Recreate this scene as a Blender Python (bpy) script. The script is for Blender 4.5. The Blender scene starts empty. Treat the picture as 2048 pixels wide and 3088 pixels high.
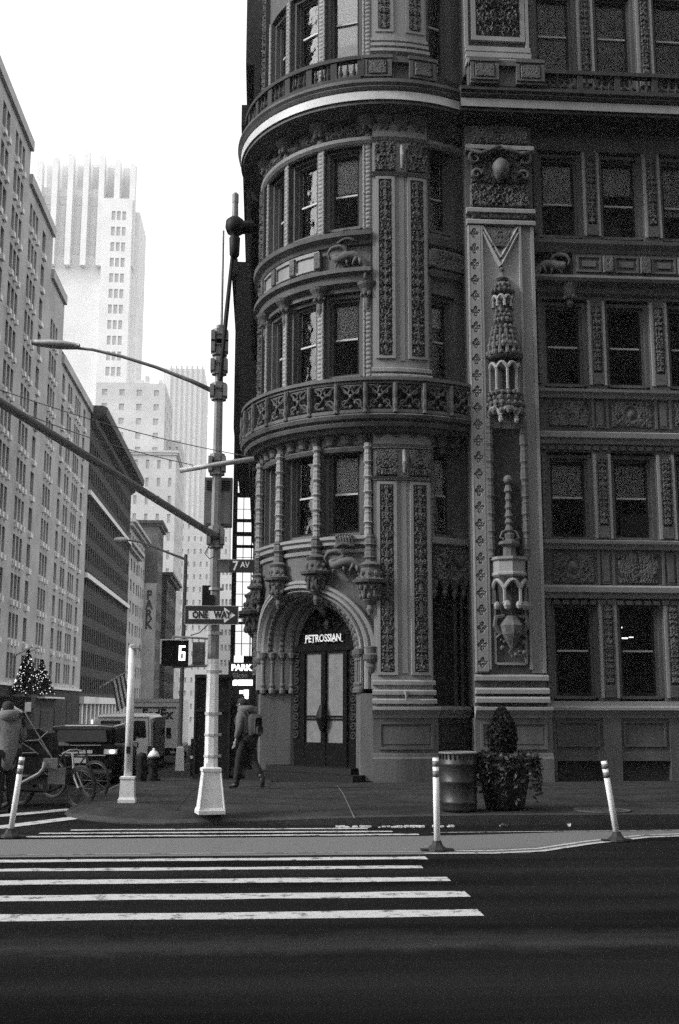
import bpy, bmesh, math, random
import numpy as np
from mathutils import Vector, Matrix
PI = math.pi
random.seed(7); rng = np.random.default_rng(7)
C = bpy.context.scene.collection
R_ = math.radians
# ------------------------------------------------------------------ camera
EYE = 1.65; PITCH = 9.87; YAW = 4.02; ROLL = 0.002
cd = bpy.data.cameras.new('camera'); cam = bpy.data.objects.new('camera', cd); C.objects.link(cam)
cd.sensor_fit = 'HORIZONTAL'; cd.sensor_width = 24.0; cd.lens = 24.0 * 3374 / 2048
cd.clip_start = 0.1; cd.clip_end = 3000
f_ = Vector((math.sin(R_(YAW)) * math.cos(R_(PITCH)), math.cos(R_(YAW)) * math.cos(R_(PITCH)), math.sin(R_(PITCH))))
r_ = Vector((math.cos(R_(YAW)), -math.sin(R_(YAW)), 0)); u_ = r_.cross(f_)
r2 = r_ * math.cos(ROLL) + u_ * math.sin(ROLL); u2 = u_ * math.cos(ROLL) - r_ * math.sin(ROLL)
cam.matrix_world = Matrix(((r2.x, u2.x, -f_.x, 0), (r2.y, u2.y, -f_.y, 0), (r2.z, u2.z, -f_.z, EYE), (0, 0, 0, 1)))
sc = bpy.context.scene
sc.camera = cam
# ------------------------------------------------------------------ world, sun, exposure
SUN_EL, SUN_AZ = 32.0, 257.0        # azimuth clockwise from +Y: the soft light comes along the avenue from the left
w = bpy.data.worlds.new("World"); sc.world = w; w.use_nodes = True
nt = w.node_tree; nt.nodes.clear()
sky = nt.nodes.new('ShaderNodeTexSky'); sky.sky_type = 'NISHITA'; sky.sun_disc = False
sky.sun_elevation = R_(SUN_EL); sky.sun_rotation = R_(SUN_AZ); sky.dust_density = 6.0; sky.air_density = 1.0
bw = nt.nodes.new('ShaderNodeRGBToBW'); bg = nt.nodes.new('ShaderNodeBackground'); wo = nt.nodes.new('ShaderNodeOutputWorld')
ovc = nt.nodes.new('ShaderNodeMath'); ovc.operation = 'MULTIPLY_ADD'; ovc.inputs[1].default_value = .6; ovc.inputs[2].default_value = 5.7   # a bright even cloud layer over the clear-sky gradient
nt.links.new(sky.outputs[0], bw.inputs[0]); nt.links.new(bw.outputs[0], ovc.inputs[0]); nt.links.new(ovc.outputs[0], bg.inputs[0]); nt.links.new(bg.outputs[0], wo.inputs[0])
bg.inputs[1].default_value = 0.15
sl = bpy.data.lights.new('sun', 'SUN'); sun = bpy.data.objects.new('sun', sl); C.objects.link(sun)
sl.energy = 2.0; sl.angle = R_(9); sl.color = (1.0, 1.0, 1.0)
sd = Vector((math.sin(R_(SUN_AZ)) * math.cos(R_(SUN_EL)), math.cos(R_(SUN_AZ)) * math.cos(R_(SUN_EL)), math.sin(R_(SUN_EL))))
sun.rotation_euler = sd.to_track_quat('Z', 'Y').to_euler(); sun.location = (-20, 0, 60)
sc.view_settings.view_transform = 'Standard'; sc.view_settings.look = 'None'
sc.view_settings.exposure = 0.35; sc.view_settings.gamma = 1.0
sc.cycles.max_bounces = 5; sc.cycles.diffuse_bounces = 2; sc.cycles.glossy_bounces = 3; sc.cycles.transmission_bounces = 4
sc.cycles.transparent_max_bounces = 8; sc.cycles.volume_bounces = 0
sc.cycles.sample_clamp_indirect = 1.5; sc.cycles.use_denoising = False; sc.cycles.use_adaptive_sampling = True; sc.cycles.adaptive_threshold = .02; sc.cycles.adaptive_min_samples = 48
sc.render.film_transparent = False

# ------------------------------------------------------------------ materials
def mat(name, c, rough=0.8, var=0.0, vs=3.0, bump=0.0, bs=40.0, metal=0.0, emit=0.0, spec=0.5, bd=0.02, streak=False, coat=0.0):
    m = bpy.data.materials.new(name); m.use_nodes = True; t = m.node_tree; b = t.nodes['Principled BSDF']
    b.inputs['Roughness'].default_value = rough; b.inputs['Metallic'].default_value = metal
    b.inputs['Specular IOR Level'].default_value = spec; b.inputs['Coat Weight'].default_value = coat
    b.inputs['Base Color'].default_value = (c, c, c, 1)
    tc = t.nodes.new('ShaderNodeTexCoord')
    if var > 0:
        n = t.nodes.new('ShaderNodeTexNoise'); n.inputs['Scale'].default_value = vs; n.inputs['Detail'].default_value = 6; n.inputs['Roughness'].default_value = .65
        src = tc.outputs['Object']
        if streak:
            mp = t.nodes.new('ShaderNodeMapping'); mp.inputs['Scale'].default_value = (1, 1, .18); t.links.new(src, mp.inputs[0]); src = mp.outputs[0]
        t.links.new(src, n.inputs['Vector'])
        rp = t.nodes.new('ShaderNodeMapRange'); rp.inputs[1].default_value = .3; rp.inputs[2].default_value = .7
        rp.inputs[3].default_value = c * (1 - var); rp.inputs[4].default_value = c * (1 + var)
        t.links.new(n.outputs['Fac'], rp.inputs[0]); cmb = t.nodes.new('ShaderNodeCombineColor')
        for i in range(3): t.links.new(rp.outputs[0], cmb.inputs[i])
        t.links.new(cmb.outputs[0], b.inputs['Base Color'])
    if bump > 0:
        n2 = t.nodes.new('ShaderNodeTexNoise'); n2.inputs['Scale'].default_value = bs; n2.inputs['Detail'].default_value = 5
        t.links.new(tc.outputs['Object'], n2.inputs['Vector'])
        bp = t.nodes.new('ShaderNodeBump'); bp.inputs['Strength'].default_value = bump; bp.inputs['Distance'].default_value = bd
        t.links.new(n2.outputs['Fac'], bp.inputs['Height']); t.links.new(bp.outputs[0], b.inputs['Normal'])
    if emit > 0:
        m.cycles.emission_sampling = 'NONE'; b.inputs['Emission Color'].default_value = (1, 1, 1, 1); b.inputs['Emission Strength'].default_value = emit
    return m
M = {}
M['stone'] = mat('terracotta', .10, .75, .38, 1.6, .5, 22, bd=.012, streak=True)
M['carved'] = mat('carved_terracotta', .095, .7, .45, 7, .7, 30, bd=.014)  # relief shade put into a darker tone than the mouldings
M['smooth'] = mat('smooth_terracotta', .27, .65, .2, 1.2, .25, 30, bd=.006, streak=True)  # light on mouldings, ledges and edges put into a brighter tone
M['pale'] = mat('lit_fascia', .6, .5, .15, 1.5, .15, 30, bd=.004)  # light on the tower's cornice fascia put into a paler copy
M['darkstone'] = mat('dark_terracotta', .035, .8, .4, 3, .6, 22, bd=.015)  # darker terracotta for side, set-back and upper parts
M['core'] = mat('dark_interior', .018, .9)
M['blackmetal'] = mat('black_metal', .008, .6, .2, 8, spec=.25)
M['wood'] = mat('black_painted_wood', .005, .7, spec=.08)
M['sash'] = mat('dark_painted_sash', .02, .7, spec=.2)
M['rail'] = mat('pale_meeting_rail', .5, .5)
M['blind_d'] = mat('dim_roller_blind', .42, .9, .12, 2)  # darker blind copy for the straight front, its weaker light put into the colour
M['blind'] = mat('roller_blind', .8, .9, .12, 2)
M['curtain'] = mat('door_curtain', .75, .9, .25, 5, .3, 9)
M['galv'] = mat('galvanised_steel', .42, .5, .25, 6, .2, 30, metal=.15)
M['galvd'] = mat('dull_steel', .20, .55, .25, 6, .2, 30, metal=.15)
M['silver'] = mat('silver_paint', .75, .45, .12, 8, .15, 60)
M['white'] = mat('white_plastic', .85, .5, .05, 6)
M['band'] = mat('grey_reflective_band', .16, .4)
M['rubber'] = mat('black_rubber', .02, .7)
M['signblack'] = mat('sign_black', .012, .35)
M['signwhite'] = mat('sign_white', .95, .4)
M['siggray'] = mat('sign_back_aluminium', .14, .45, .2, 20)
M['lit'] = mat('lit_digit', .9, .5, emit=6)
M['litsign'] = mat('lit_sign', .9, .5, emit=1.6)
M['bulb'] = mat('warm_bulb', .9, .5, emit=1.2)
M['lamp'] = mat('interior_lamp', .9, .5, emit=2.0)
M['carblack'] = mat('car_black_paint', .006, .5, spec=.08)
M['carwhite'] = mat('van_white_paint', .8, .4, .1, 2, coat=.3)
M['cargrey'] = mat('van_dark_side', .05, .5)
M['chrome'] = mat('chrome_trim', .6, .25, metal=.9)
M['tyre'] = mat('tyre_rubber', .015, .8)
M['autoglass'] = mat('vehicle_glass', .008, .15, spec=.35)
M['frost'] = mat('pale_reflector', .5, .3)
M['lime'] = mat('pale_limestone', .42, .8, .25, .35)
M['limetrim'] = mat('light_stone_trim', .8, .8, .1, 1)
M['brickdark'] = mat('dark_brick', .022, .85, .3, .6)
M['brickmid'] = mat('brown_brick', .10, .85, .25, .6)
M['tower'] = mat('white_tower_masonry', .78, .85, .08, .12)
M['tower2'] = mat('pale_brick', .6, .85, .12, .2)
M['fwin'] = mat('far_window_glass', .03, .15)
M['fwin2'] = mat('hazed_tower_glass', .5, .3)  # far panes: distance haze put into a lighter glass colour
M['fwin3'] = mat('hazed_crown_recess', .62, .6)  # crown slots lightened, the haze put into their colour
M['cornice'] = mat('dark_cornice_metal', .03, .7, .3, 1)
M['skin'] = mat('skin', .3, .6); M['hair'] = mat('dark_hair', .015, .8)
M['jacket'] = mat('grey_jacket', .11, .85, .3, 9, .6, 30, bd=.02); M['trouser'] = mat('black_trousers', .012, .9)
M['coat'] = mat('light_grey_coat', .16, .9, .2, 6, .5, 24, bd=.02); M['bag'] = mat('dark_backpack', .04, .8, .3, 12, .5, 30)
M['shoe'] = mat('black_shoe', .012, .5)
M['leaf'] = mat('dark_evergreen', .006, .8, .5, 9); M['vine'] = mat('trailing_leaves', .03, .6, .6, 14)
M['pot'] = mat('black_pot', .006, .6, .3, 6)
M['bin'] = mat('bin_steel', .035, .45, .4, 3, .2, 40, metal=.3)
M['litter'] = mat('white_litter', .7, .8)
M['cloth_l'] = mat('flag_light_stripe', .95, .8); M['cloth_d'] = mat('flag_dark_stripe', .06, .8)

def glassmat(name, refl=.12, tint=.75):
    m = bpy.data.materials.new(name); m.use_nodes = True; t = m.node_tree; t.nodes.clear()
    o = t.nodes.new('ShaderNodeOutputMaterial'); mx = t.nodes.new('ShaderNodeMixShader'); tr = t.nodes.new('ShaderNodeBsdfTransparent'); g = t.nodes.new('ShaderNodeBsdfGlossy')
    fr = t.nodes.new('ShaderNodeFresnel'); fr.inputs[0].default_value = 1.5
    ad = t.nodes.new('ShaderNodeMath'); ad.operation = 'ADD'; ad.inputs[1].default_value = refl; ad.use_clamp = True
    tr.inputs[0].default_value = (tint, tint, tint, 1); g.inputs[0].default_value = (.9, .9, .9, 1); g.inputs[1].default_value = .03
    n = t.nodes.new('ShaderNodeTexNoise'); n.inputs['Scale'].default_value = 2.2; tc = t.nodes.new('ShaderNodeTexCoord'); bp = t.nodes.new('ShaderNodeBump'); bp.inputs['Distance'].default_value = .006; bp.inputs['Strength'].default_value = .6
    t.links.new(tc.outputs['Object'], n.inputs[0]); t.links.new(n.outputs['Fac'], bp.inputs['Height']); t.links.new(bp.outputs[0], g.inputs['Normal'])
    t.links.new(fr.outputs[0], ad.inputs[0]); t.links.new(ad.outputs[0], mx.inputs[0]); t.links.new(tr.outputs[0], mx.inputs[1]); t.links.new(g.outputs[0], mx.inputs[2]); t.links.new(mx.outputs[0], o.inputs[0])
    return m
M['glass'] = glassmat('window_glass', .03, .9)
M['doorglass'] = mat('frosted_door_glass', .17, .35, .22, 5, .2, 12)

def asphalt_mat():
    m = mat('asphalt', .03, .95, .35, .5, .9, 260, bd=.01, spec=.03); t = m.node_tree; b = t.nodes['Principled BSDF']
    tc = t.nodes.new('ShaderNodeTexCoord')
    # worn, polished strips running along the avenue (x) and fine aggregate
    mp = t.nodes.new('ShaderNodeMapping'); mp.inputs['Scale'].default_value = (.10, 1.2, 1); t.links.new(tc.outputs['Object'], mp.inputs[0])
    n = t.nodes.new('ShaderNodeTexNoise'); n.inputs['Scale'].default_value = 1.1; n.inputs['Detail'].default_value = 5; t.links.new(mp.outputs[0], n.inputs[0])
    n2 = t.nodes.new('ShaderNodeTexNoise'); n2.inputs['Scale'].default_value = 90; n2.inputs['Detail'].default_value = 3; t.links.new(tc.outputs['Object'], n2.inputs[0])
    r1 = t.nodes.new('ShaderNodeMapRange'); r1.inputs[1].default_value = .35; r1.inputs[2].default_value = .72; r1.inputs[3].default_value = .006; r1.inputs[4].default_value = .021; t.links.new(n.outputs['Fac'], r1.inputs[0])
    r2_ = t.nodes.new('ShaderNodeMapRange'); r2_.inputs[1].default_value = .35; r2_.inputs[2].default_value = .7; r2_.inputs[3].default_value = .35; r2_.inputs[4].default_value = 2.3; t.links.new(n2.outputs['Fac'], r2_.inputs[0])
    mu = t.nodes.new('ShaderNodeMath'); mu.operation = 'MULTIPLY'; t.links.new(r1.outputs[0], mu.inputs[0]); t.links.new(r2_.outputs[0], mu.inputs[1])
    # tyre-worn paler band across the avenue with ragged edges
    sp = t.nodes.new('ShaderNodeSeparateXYZ'); t.links.new(tc.outputs['Object'], sp.inputs[0])
    nb = t.nodes.new('ShaderNodeTexNoise'); nb.inputs['Scale'].default_value = 1.6; nb.inputs['Detail'].default_value = 8; nb.inputs['Roughness'].default_value = .8; t.links.new(tc.outputs['Object'], nb.inputs[0])
    yy = t.nodes.new('ShaderNodeMath'); yy.operation = 'MULTIPLY_ADD'; yy.inputs[1].default_value = 1.3; t.links.new(nb.outputs['Fac'], yy.inputs[0]); t.links.new(sp.outputs[1], yy.inputs[2])
    d1 = t.nodes.new('ShaderNodeMath'); d1.operation = 'SUBTRACT'; d1.inputs[1].default_value = 9.0; t.links.new(yy.outputs[0], d1.inputs[0])
    d2 = t.nodes.new('ShaderNodeMath'); d2.operation = 'ABSOLUTE'; t.links.new(d1.outputs[0], d2.inputs[0])
    d3 = t.nodes.new('ShaderNodeMapRange'); d3.inputs[1].default_value = .12; d3.inputs[2].default_value = .42; d3.inputs[3].default_value = 2.2; d3.inputs[4].default_value = 1.0; t.links.new(d2.outputs[0], d3.inputs[0])
    mu2 = t.nodes.new('ShaderNodeMath'); mu2.operation = 'MULTIPLY'; t.links.new(mu.outputs[0], mu2.inputs[0]); t.links.new(d3.outputs[0], mu2.inputs[1])
    c = t.nodes.new('ShaderNodeCombineColor')
    for i in range(3): t.links.new(mu2.outputs[0], c.inputs[i])
    t.links.new(c.outputs[0], b.inputs['Base Color']); return m
M['asphalt'] = asphalt_mat()
M['patch'] = mat('worn_asphalt', .085, .8, .5, 3.5, .6, 120, bd=.008)
def worn_mat(name, c, dark, thr=.36, sc_=5.0, base=.8):
    m = mat(name, c, base); t = m.node_tree; b = t.nodes['Principled BSDF']; tc = t.nodes.new('ShaderNodeTexCoord')
    n = t.nodes.new('ShaderNodeTexNoise'); n.inputs['Scale'].default_value = sc_; n.inputs['Detail'].default_value = 8; n.inputs['Roughness'].default_value = .75; t.links.new(tc.outputs['Object'], n.inputs[0])
    r = t.nodes.new('ShaderNodeMapRange'); r.inputs[1].default_value = thr; r.inputs[2].default_value = thr + .09; r.inputs[3].default_value = dark; r.inputs[4].default_value = c; t.links.new(n.outputs['Fac'], r.inputs[0])
    n2 = t.nodes.new('ShaderNodeTexNoise'); n2.inputs['Scale'].default_value = 70; t.links.new(tc.outputs['Object'], n2.inputs[0])
    r2_ = t.nodes.new('ShaderNodeMapRange'); r2_.inputs[1].default_value = .3; r2_.inputs[2].default_value = .7; r2_.inputs[3].default_value = .75; r2_.inputs[4].default_value = 1.2; t.links.new(n2.outputs['Fac'], r2_.inputs[0])
    mu = t.nodes.new('ShaderNodeMath'); mu.operation = 'MULTIPLY'; t.links.new(r.outputs[0], mu.inputs[0]); t.links.new(r2_.outputs[0], mu.inputs[1])
    cc = t.nodes.new('ShaderNodeCombineColor')
    for i in range(3): t.links.new(mu.outputs[0], cc.inputs[i])
    t.links.new(cc.outputs[0], b.inputs['Base Color']); return m
M['paint'] = worn_mat('road_paint', .50, .06, .38, 7)
M['thinpaint'] = worn_mat('worn_road_paint', .42, .07, .42, 3)
M['curbzone'] = worn_mat('pale_curb_paint', .14, .10, .30, 1.4)
M['walk'] = mat('sidewalk_concrete', .036, .9, .45, 1.3, .6, 90, bd=.006, spec=.1)
M['kerb'] = mat('kerb_granite', .03, .8, .4, 4, .4, 60)
M['iron'] = mat('cast_iron', .12, .5, .4, 12, metal=.3)

# ------------------------------------------------------------------ mesh helpers
class MB:
    def __init__(s): s.v = []; s.f = []
    def add(s, v, f):
        o = len(s.v); s.v.extend(v); s.f.extend([tuple(i + o for i in q) for q in f]); return s
    def box(s, x0, x1, y0, y1, z0, z1):
        v = [(x, y, z) for z in (z0, z1) for (x, y) in ((x0, y0), (x1, y0), (x1, y1), (x0, y1))]
        return s.add(v, [(0, 3, 2, 1), (4, 5, 6, 7), (0, 1, 5, 4), (1, 2, 6, 5), (2, 3, 7, 6), (3, 0, 4, 7)])
    def tube(s, pts, rad, n=8, cap=True, ph=0.0):
        pts = [Vector(p) for p in pts]; m = len(pts)
        if not hasattr(rad, '__len__'): rad = [rad] * m
        v = []; prev = None
        for i, p in enumerate(pts):
            t = (pts[min(i + 1, m - 1)] - pts[max(i - 1, 0)])
            if t.length < 1e-9: t = Vector((0, 0, 1))
            t.normalize()
            if prev is None:
                a = Vector((0, 0, 1)) if abs(t.z) < .9 else Vector((1, 0, 0)); a = (a - t * a.dot(t)).normalized()
            else:
                a = prev - t * prev.dot(t)
                a = a.normalized() if a.length > 1e-6 else prev
            prev = a; b = t.cross(a)
            for k in range(n):
                th = 2 * PI * k / n + ph
                q = p + (a * math.cos(th) + b * math.sin(th)) * rad[i]; v.append(tuple(q))
        f = [(i * n + k, i * n + (k + 1) % n, (i + 1) * n + (k + 1) % n, (i + 1) * n + k) for i in range(m - 1) for k in range(n)]
        if cap: f.append(tuple(range(n - 1, -1, -1))); f.append(tuple((m - 1) * n + k for k in range(n)))
        return s.add(v, f)
    def lathe(s, x, y, prof, n=16, ph=0.0, sx=1, sy=1):
        v = [(x + r * math.cos(2 * PI * k / n + ph) * sx, y + r * math.sin(2 * PI * k / n + ph) * sy, z) for (r, z) in prof for k in range(n)]
        m = len(prof)
        f = [(i * n + k, i * n + (k + 1) % n, (i + 1) * n + (k + 1) % n, (i + 1) * n + k) for i in range(m - 1) for k in range(n)]
        f.append(tuple(range(n - 1, -1, -1))); f.append(tuple((m - 1) * n + k for k in range(n)))
        return s.add(v, f)
    def ball(s, p, r, n=8, m=6, sz=1.0):
        prof = [(r * math.sin(PI * i / m), -r * sz * math.cos(PI * i / m)) for i in range(m + 1)]
        prof[0] = (r * .05, prof[0][1]); prof[-1] = (r * .05, prof[-1][1])
        return s.lathe(p[0], p[1], [(a, b + p[2]) for a, b in prof], n)
def link(name, me, m, parent=None):
    o = bpy.data.objects.new(name, me); C.objects.link(o)
    if m is not None and not me.materials: me.materials.append(m)
    if parent is not None:
        o.parent = parent
    return o
def obj(name, mb, m, parent=None, smooth=False, keep_local=False):
    me = bpy.data.meshes.new(name)
    vs = mb.v
    if parent is not None and not keep_local:
        off = world_off(parent); vs = [(a - off[0], b - off[1], c - off[2]) for a, b, c in vs]
    me.from_pydata(vs, [], mb.f); me.update()
    if smooth: me.shade_smooth()
    return link(name, me, m, parent)
def world_off(p):
    x = Vector((0, 0, 0))
    while p is not None: x += Vector(p.location); p = p.parent
    return x
def tag(o, label=None, cat=None, group=None, kind=None):
    if label: o['label'] = label
    if cat: o['category'] = cat
    if group: o['group'] = group
    if kind: o['kind'] = kind
    return o
def empty(name, loc, label, cat, group=None, rz=0):
    o = bpy.data.objects.new(name, None); C.objects.link(o); o.location = loc; o.rotation_euler = (0, 0, rz); o.empty_display_size = .2
    return tag(o, label, cat, group)
def copy_tree(o, parent=None):
    c = o.copy(); C.objects.link(c)
    if parent is not None: c.parent = parent
    for ch in [k for k in bpy.data.objects if k.parent == o]: copy_tree(ch, c)
    return c
def text_mb(txt, size=1.0, extrude=.01, sx=1.0, bold=0.0, shear=0.0, align='CENTER'):
    cu = bpy.data.curves.new('t', 'FONT'); cu.body = txt; cu.size = size; cu.extrude = extrude; cu.offset = bold; cu.shear = shear
    cu.align_x = align; cu.align_y = 'CENTER'; cu.resolution_u = 3
    o = bpy.data.objects.new('t', cu); C.objects.link(o); bpy.context.view_layer.update()
    dg = bpy.context.evaluated_depsgraph_get(); me = bpy.data.meshes.new_from_object(o.evaluated_get(dg))
    v = [(q.co.x * sx, q.co.y, q.co.z) for q in me.vertices]; f = [tuple(p.vertices) for p in me.polygons]
    bpy.data.objects.remove(o); bpy.data.curves.remove(cu); bpy.data.meshes.remove(me)
    return v, f
def put_text(mb, tf, origin, ux, uz=(0, 0, 1)):
    v, f = tf; O = Vector(origin); ux = Vector(ux).normalized(); uz = Vector(uz); nrm = ux.cross(uz)
    mb.add([tuple(O + ux * a + uz * b + nrm * c) for a, b, c in v], f); return mb
# frames: (s, z, d) -> world, d is outward from the wall face
TCX, TCY, TR = 3.1, 28.8, 3.1
def TW(s, z, d):
    a = s / TR; r = TR + d
    return (TCX + r * math.sin(a), TCY - r * math.cos(a), z)
YF = 26.1
def FL(s, z, d): return (s, YF - d, z)
XS = 0.2
def SD(s, z, d): return (XS - d, s, z)
def fslab(mb, F, s0, s1, z0, z1, d0, d1, n=1):
    v = []
    for i in range(n + 1):
        s = s0 + (s1 - s0) * i / n
        v += [F(s, z0, d1), F(s, z1, d1), F(s, z1, d0), F(s, z0, d0)]
    f = [(4 * i + k, 4 * i + 4 + k, 4 * i + 4 + (k + 1) % 4, 4 * i + (k + 1) % 4) for i in range(n) for k in range(4)]
    f += [(0, 1, 2, 3), (4 * n + 3, 4 * n + 2, 4 * n + 1, 4 * n)]
    return mb.add(v, f)
def fmould(mb, F, s0, s1, prof, n=1):
    """prof: open outline of (d, z) from bottom to top, closed back to the wall"""
    m = len(prof); v = []
    for i in range(n + 1):
        s = s0 + (s1 - s0) * i / n
        v += [F(s, z, d) for d, z in prof]
    f = [(m * i + k, m * (i + 1) + k, m * (i + 1) + k + 1, m * i + k + 1) for i in range(n) for k in range(m - 1)]
    f += [tuple(range(m)), tuple(m * n + k for k in range(m - 1, -1, -1))]
    return mb.add(v, f)
def frelief(mb, F, s0, s1, z0, z1, d, hf, res=.024):
    ns = max(2, int(abs(s1 - s0) / res)); nz = max(2, int((z1 - z0) / res))
    S = np.linspace(0, 1, ns + 1); Zz = np.linspace(0, 1, nz + 1)
    uu, vv = np.meshgrid(S, Zz); wd = abs(s1 - s0); ht = z1 - z0
    h = hf((uu - .5) * wd, vv * ht, wd, ht)
    h[0, :] = h[-1, :] = 0; h[:, 0] = h[:, -1] = 0
    v = [F(s0 + (s1 - s0) * S[i], z0 + ht * Zz[j], d + float(h[j, i])) for j in range(nz + 1) for i in range(ns + 1)]
    k = ns + 1
    f = [(j * k + i, j * k + i + 1, (j + 1) * k + i + 1, (j + 1) * k + i) for j in range(nz) for i in range(ns)]
    return mb.add(v, f)
def hash01(n, k): return np.modf(np.abs(np.sin(n * 12.9898 + k * 78.233) * 43758.5453))[0]
def h_candel(per=.46, amp=.05, seed=0):
    amp *= 1.5
    """a candelabrum ornament: mirrored volutes, vases and rosettes up a strip"""
    def f(u, v, w, h):
        ax = np.abs(u); n = np.floor(v / per); t = (v / per) % 1; H = np.zeros_like(u)
        y = t * per; q = w / 2
        st = .018 + .05 * np.abs(np.sin(2 * PI * t + hash01(n, seed) * 3)) * (w / .4)
        H = np.maximum(H, np.clip((st - ax) / .02, 0, 1) * .8)
        for c in range(2):
            cx = q * (.42 + .25 * hash01(n, seed + 3 + c)); cy = per * (.25 + .5 * c); r = q * (.22 + .12 * hash01(n, seed + 7 + c))
            dd = np.hypot(ax - cx, y - cy)
            H = np.maximum(H, np.exp(-((dd - r) / .014) ** 2)); H = np.maximum(H, np.exp(-(dd / .018) ** 2) * 1.1)
        H = np.maximum(H, .75 * np.clip(np.sin(ax * 62 + 5 * np.sin(2 * PI * t * 2 + n * 1.3)) * 1.4, 0, 1) * (ax < q * .85))
        H = np.maximum(H, np.exp(-((y - .02) / .012) ** 2) * (ax < q * .8))
        ros = (n % 5 == 2); dd = np.hypot(u, y - per * .5)
        R = np.maximum(np.exp(-((dd - q * .55) / .016) ** 2), np.exp(-((dd - q * .3) / .014) ** 2) * .7); R = np.maximum(R, np.exp(-(dd / .03) ** 2))
        H = np.where(ros & (dd < q * .75), R, H)
        return amp * H
    return f
def h_foliage(amp=.05, sc_=1.0, seed=0):
    amp *= 1.5
    rs = np.random.default_rng(seed + 50); P = rs.uniform(-1, 1, (60, 2)); RR = rs.uniform(.05, .13, 60) * sc_
    def f(u, v, w, h):
        ax = np.abs(u); H = np.zeros_like(u)
        for (a, b), r in zip(P, RR):
            cx = abs(a) * w / 2; cy = (b * .5 + .5) * h
            dd = np.hypot(ax - cx, v - cy)
            H = np.maximum(H, np.exp(-((dd - r) / .015) ** 2)); H = np.maximum(H, .9 * np.exp(-(dd / (.3 * r)) ** 2))
            H = np.maximum(H, .6 * np.exp(-((dd - r * .55) / .012) ** 2))
        return amp * H
    return f
def h_cartouche(amp=.06):
    fo = h_foliage(amp * .7, .8, 5)
    def f(u, v, w, h):
        H = fo(u, v, w, h) / amp; dd = np.hypot(u / (w * .16), (v - h / 2) / (h * .26))
        H = np.where(dd < 1.25, 0.15, H); H = np.maximum(H, np.clip(1.1 - dd, 0, 1) * 1.4); H = np.maximum(H, np.exp(-((dd - 1.2) / .18) ** 2))
        return amp * H
    return f
def h_quatre(per=.40, amp=.04):
    def f(u, v, w, h):
        n = max(1, round(h / per)); p = h / n; y = (v % p) - p / 2; ang = np.arctan2(y, u); dd = np.hypot(u, y * .85); r = w * .36 * (1 + .22 * np.cos(4 * ang))
        H = np.where(dd < r, -.9, 0.0); H = np.where(dd < r * .8, -.9 + .8 * np.abs(np.cos(4 * ang)) * (dd > r * .2), H); H = np.where(dd < r * .2, .2, H)
        return amp * H
    return f
def h_bead(per=.09, amp=.03):
    def f(u, v, w, h):
        return amp * (np.abs(np.sin(PI * v / per)) ** .7) * np.sqrt(np.clip(1 - (2 * u / w) ** 2, 0, 1))
    return f
def sweep_arch(mb, F, sc0, zs, z0, prof, hz, n=26):
    """prof: list of (halfwidth, d) ; path: jamb up, arch, jamb down"""
    path = []
    for k in range(4): path.append(('l', k / 4))
    for k in range(n + 1): path.append(('a', PI - PI * k / n))
    for k in range(1, 5): path.append(('r', k / 4))
    v = []; m = len(prof)
    for kind, t in path:
        for (wv, d) in prof:
            if kind == 'l': v.append(F(sc0 - wv, z0 + (zs - z0) * t, d))
            elif kind == 'r': v.append(F(sc0 + wv, zs + (z0 - zs) * t, d))
            else: v.append(F(sc0 + wv * math.cos(t), zs + hz(wv) * math.sin(t), d))
    f = [(i * m + k, (i + 1) * m + k, (i + 1) * m + k + 1, i * m + k + 1) for i in range(len(path) - 1) for k in range(m - 1)]
    return mb.add(v, f)
def half_stack(mb, F, s, d0, prof, n=10, oct_=False):
    """half-round bracket / turret standing out from the wall: prof (r, z) bottom to top"""
    v = []; N = n
    for (r, z) in prof:
        for k in range(N + 1):
            ph = -PI / 2 + PI * k / N
            v.append(F(s + r * math.sin(ph), z, d0 + r * math.cos(ph)))
    K = N + 1
    f = [(i * K + k, i * K + k + 1, (i + 1) * K + k + 1, (i + 1) * K + k) for i in range(len(prof) - 1) for k in range(N)]
    f.append(tuple(range(N, -1, -1))); f.append(tuple((len(prof) - 1) * K + k for k in range(K)))
    return mb.add(v, f)
def crockets(mb, F, s, d0, r, z, n, size):
    for k in range(n):
        ph = -PI / 2 + PI * (k + .5) / n
        c = F(s + r * math.sin(ph), z, d0 + r * math.cos(ph)); mb.ball(c, size * random.uniform(.8, 1.2), 6, 4, 1.3)
def fcol(mb, F, s, d, z0, z1, r, n=8, rings=0.0, amp=.35):
    """slender shaft; banded when rings > 0"""
    nz = 2 if rings == 0 else int((z1 - z0) / .03); pts = []; rad = []
    for i in range(nz + 1):
        z = z0 + (z1 - z0) * i / nz; pts.append(F(s, z, d))
        q = 1.0
        if rings:
            t = ((z - z0) / rings) % 1; q = 1 + amp * (math.exp(-((t - .5) / .07) ** 2) + .8 * math.exp(-((t - .15) / .05) ** 2)) - .12 * math.sin(2 * PI * t)
        rad.append(r * q)
    return mb.tube(pts, rad, n)
def px(x, y, Y): # point seen at photo pixel (x, y) at distance Y along the street
    d = f_ + r2 * ((x - 1024) / 3374) + u2 * ((1544 - y) / 3374); t = Y / d.y; return Vector((0, 0, EYE)) + d * t
def ground_z(y): return -.03 * max(0.0, y - 20.0)

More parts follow.
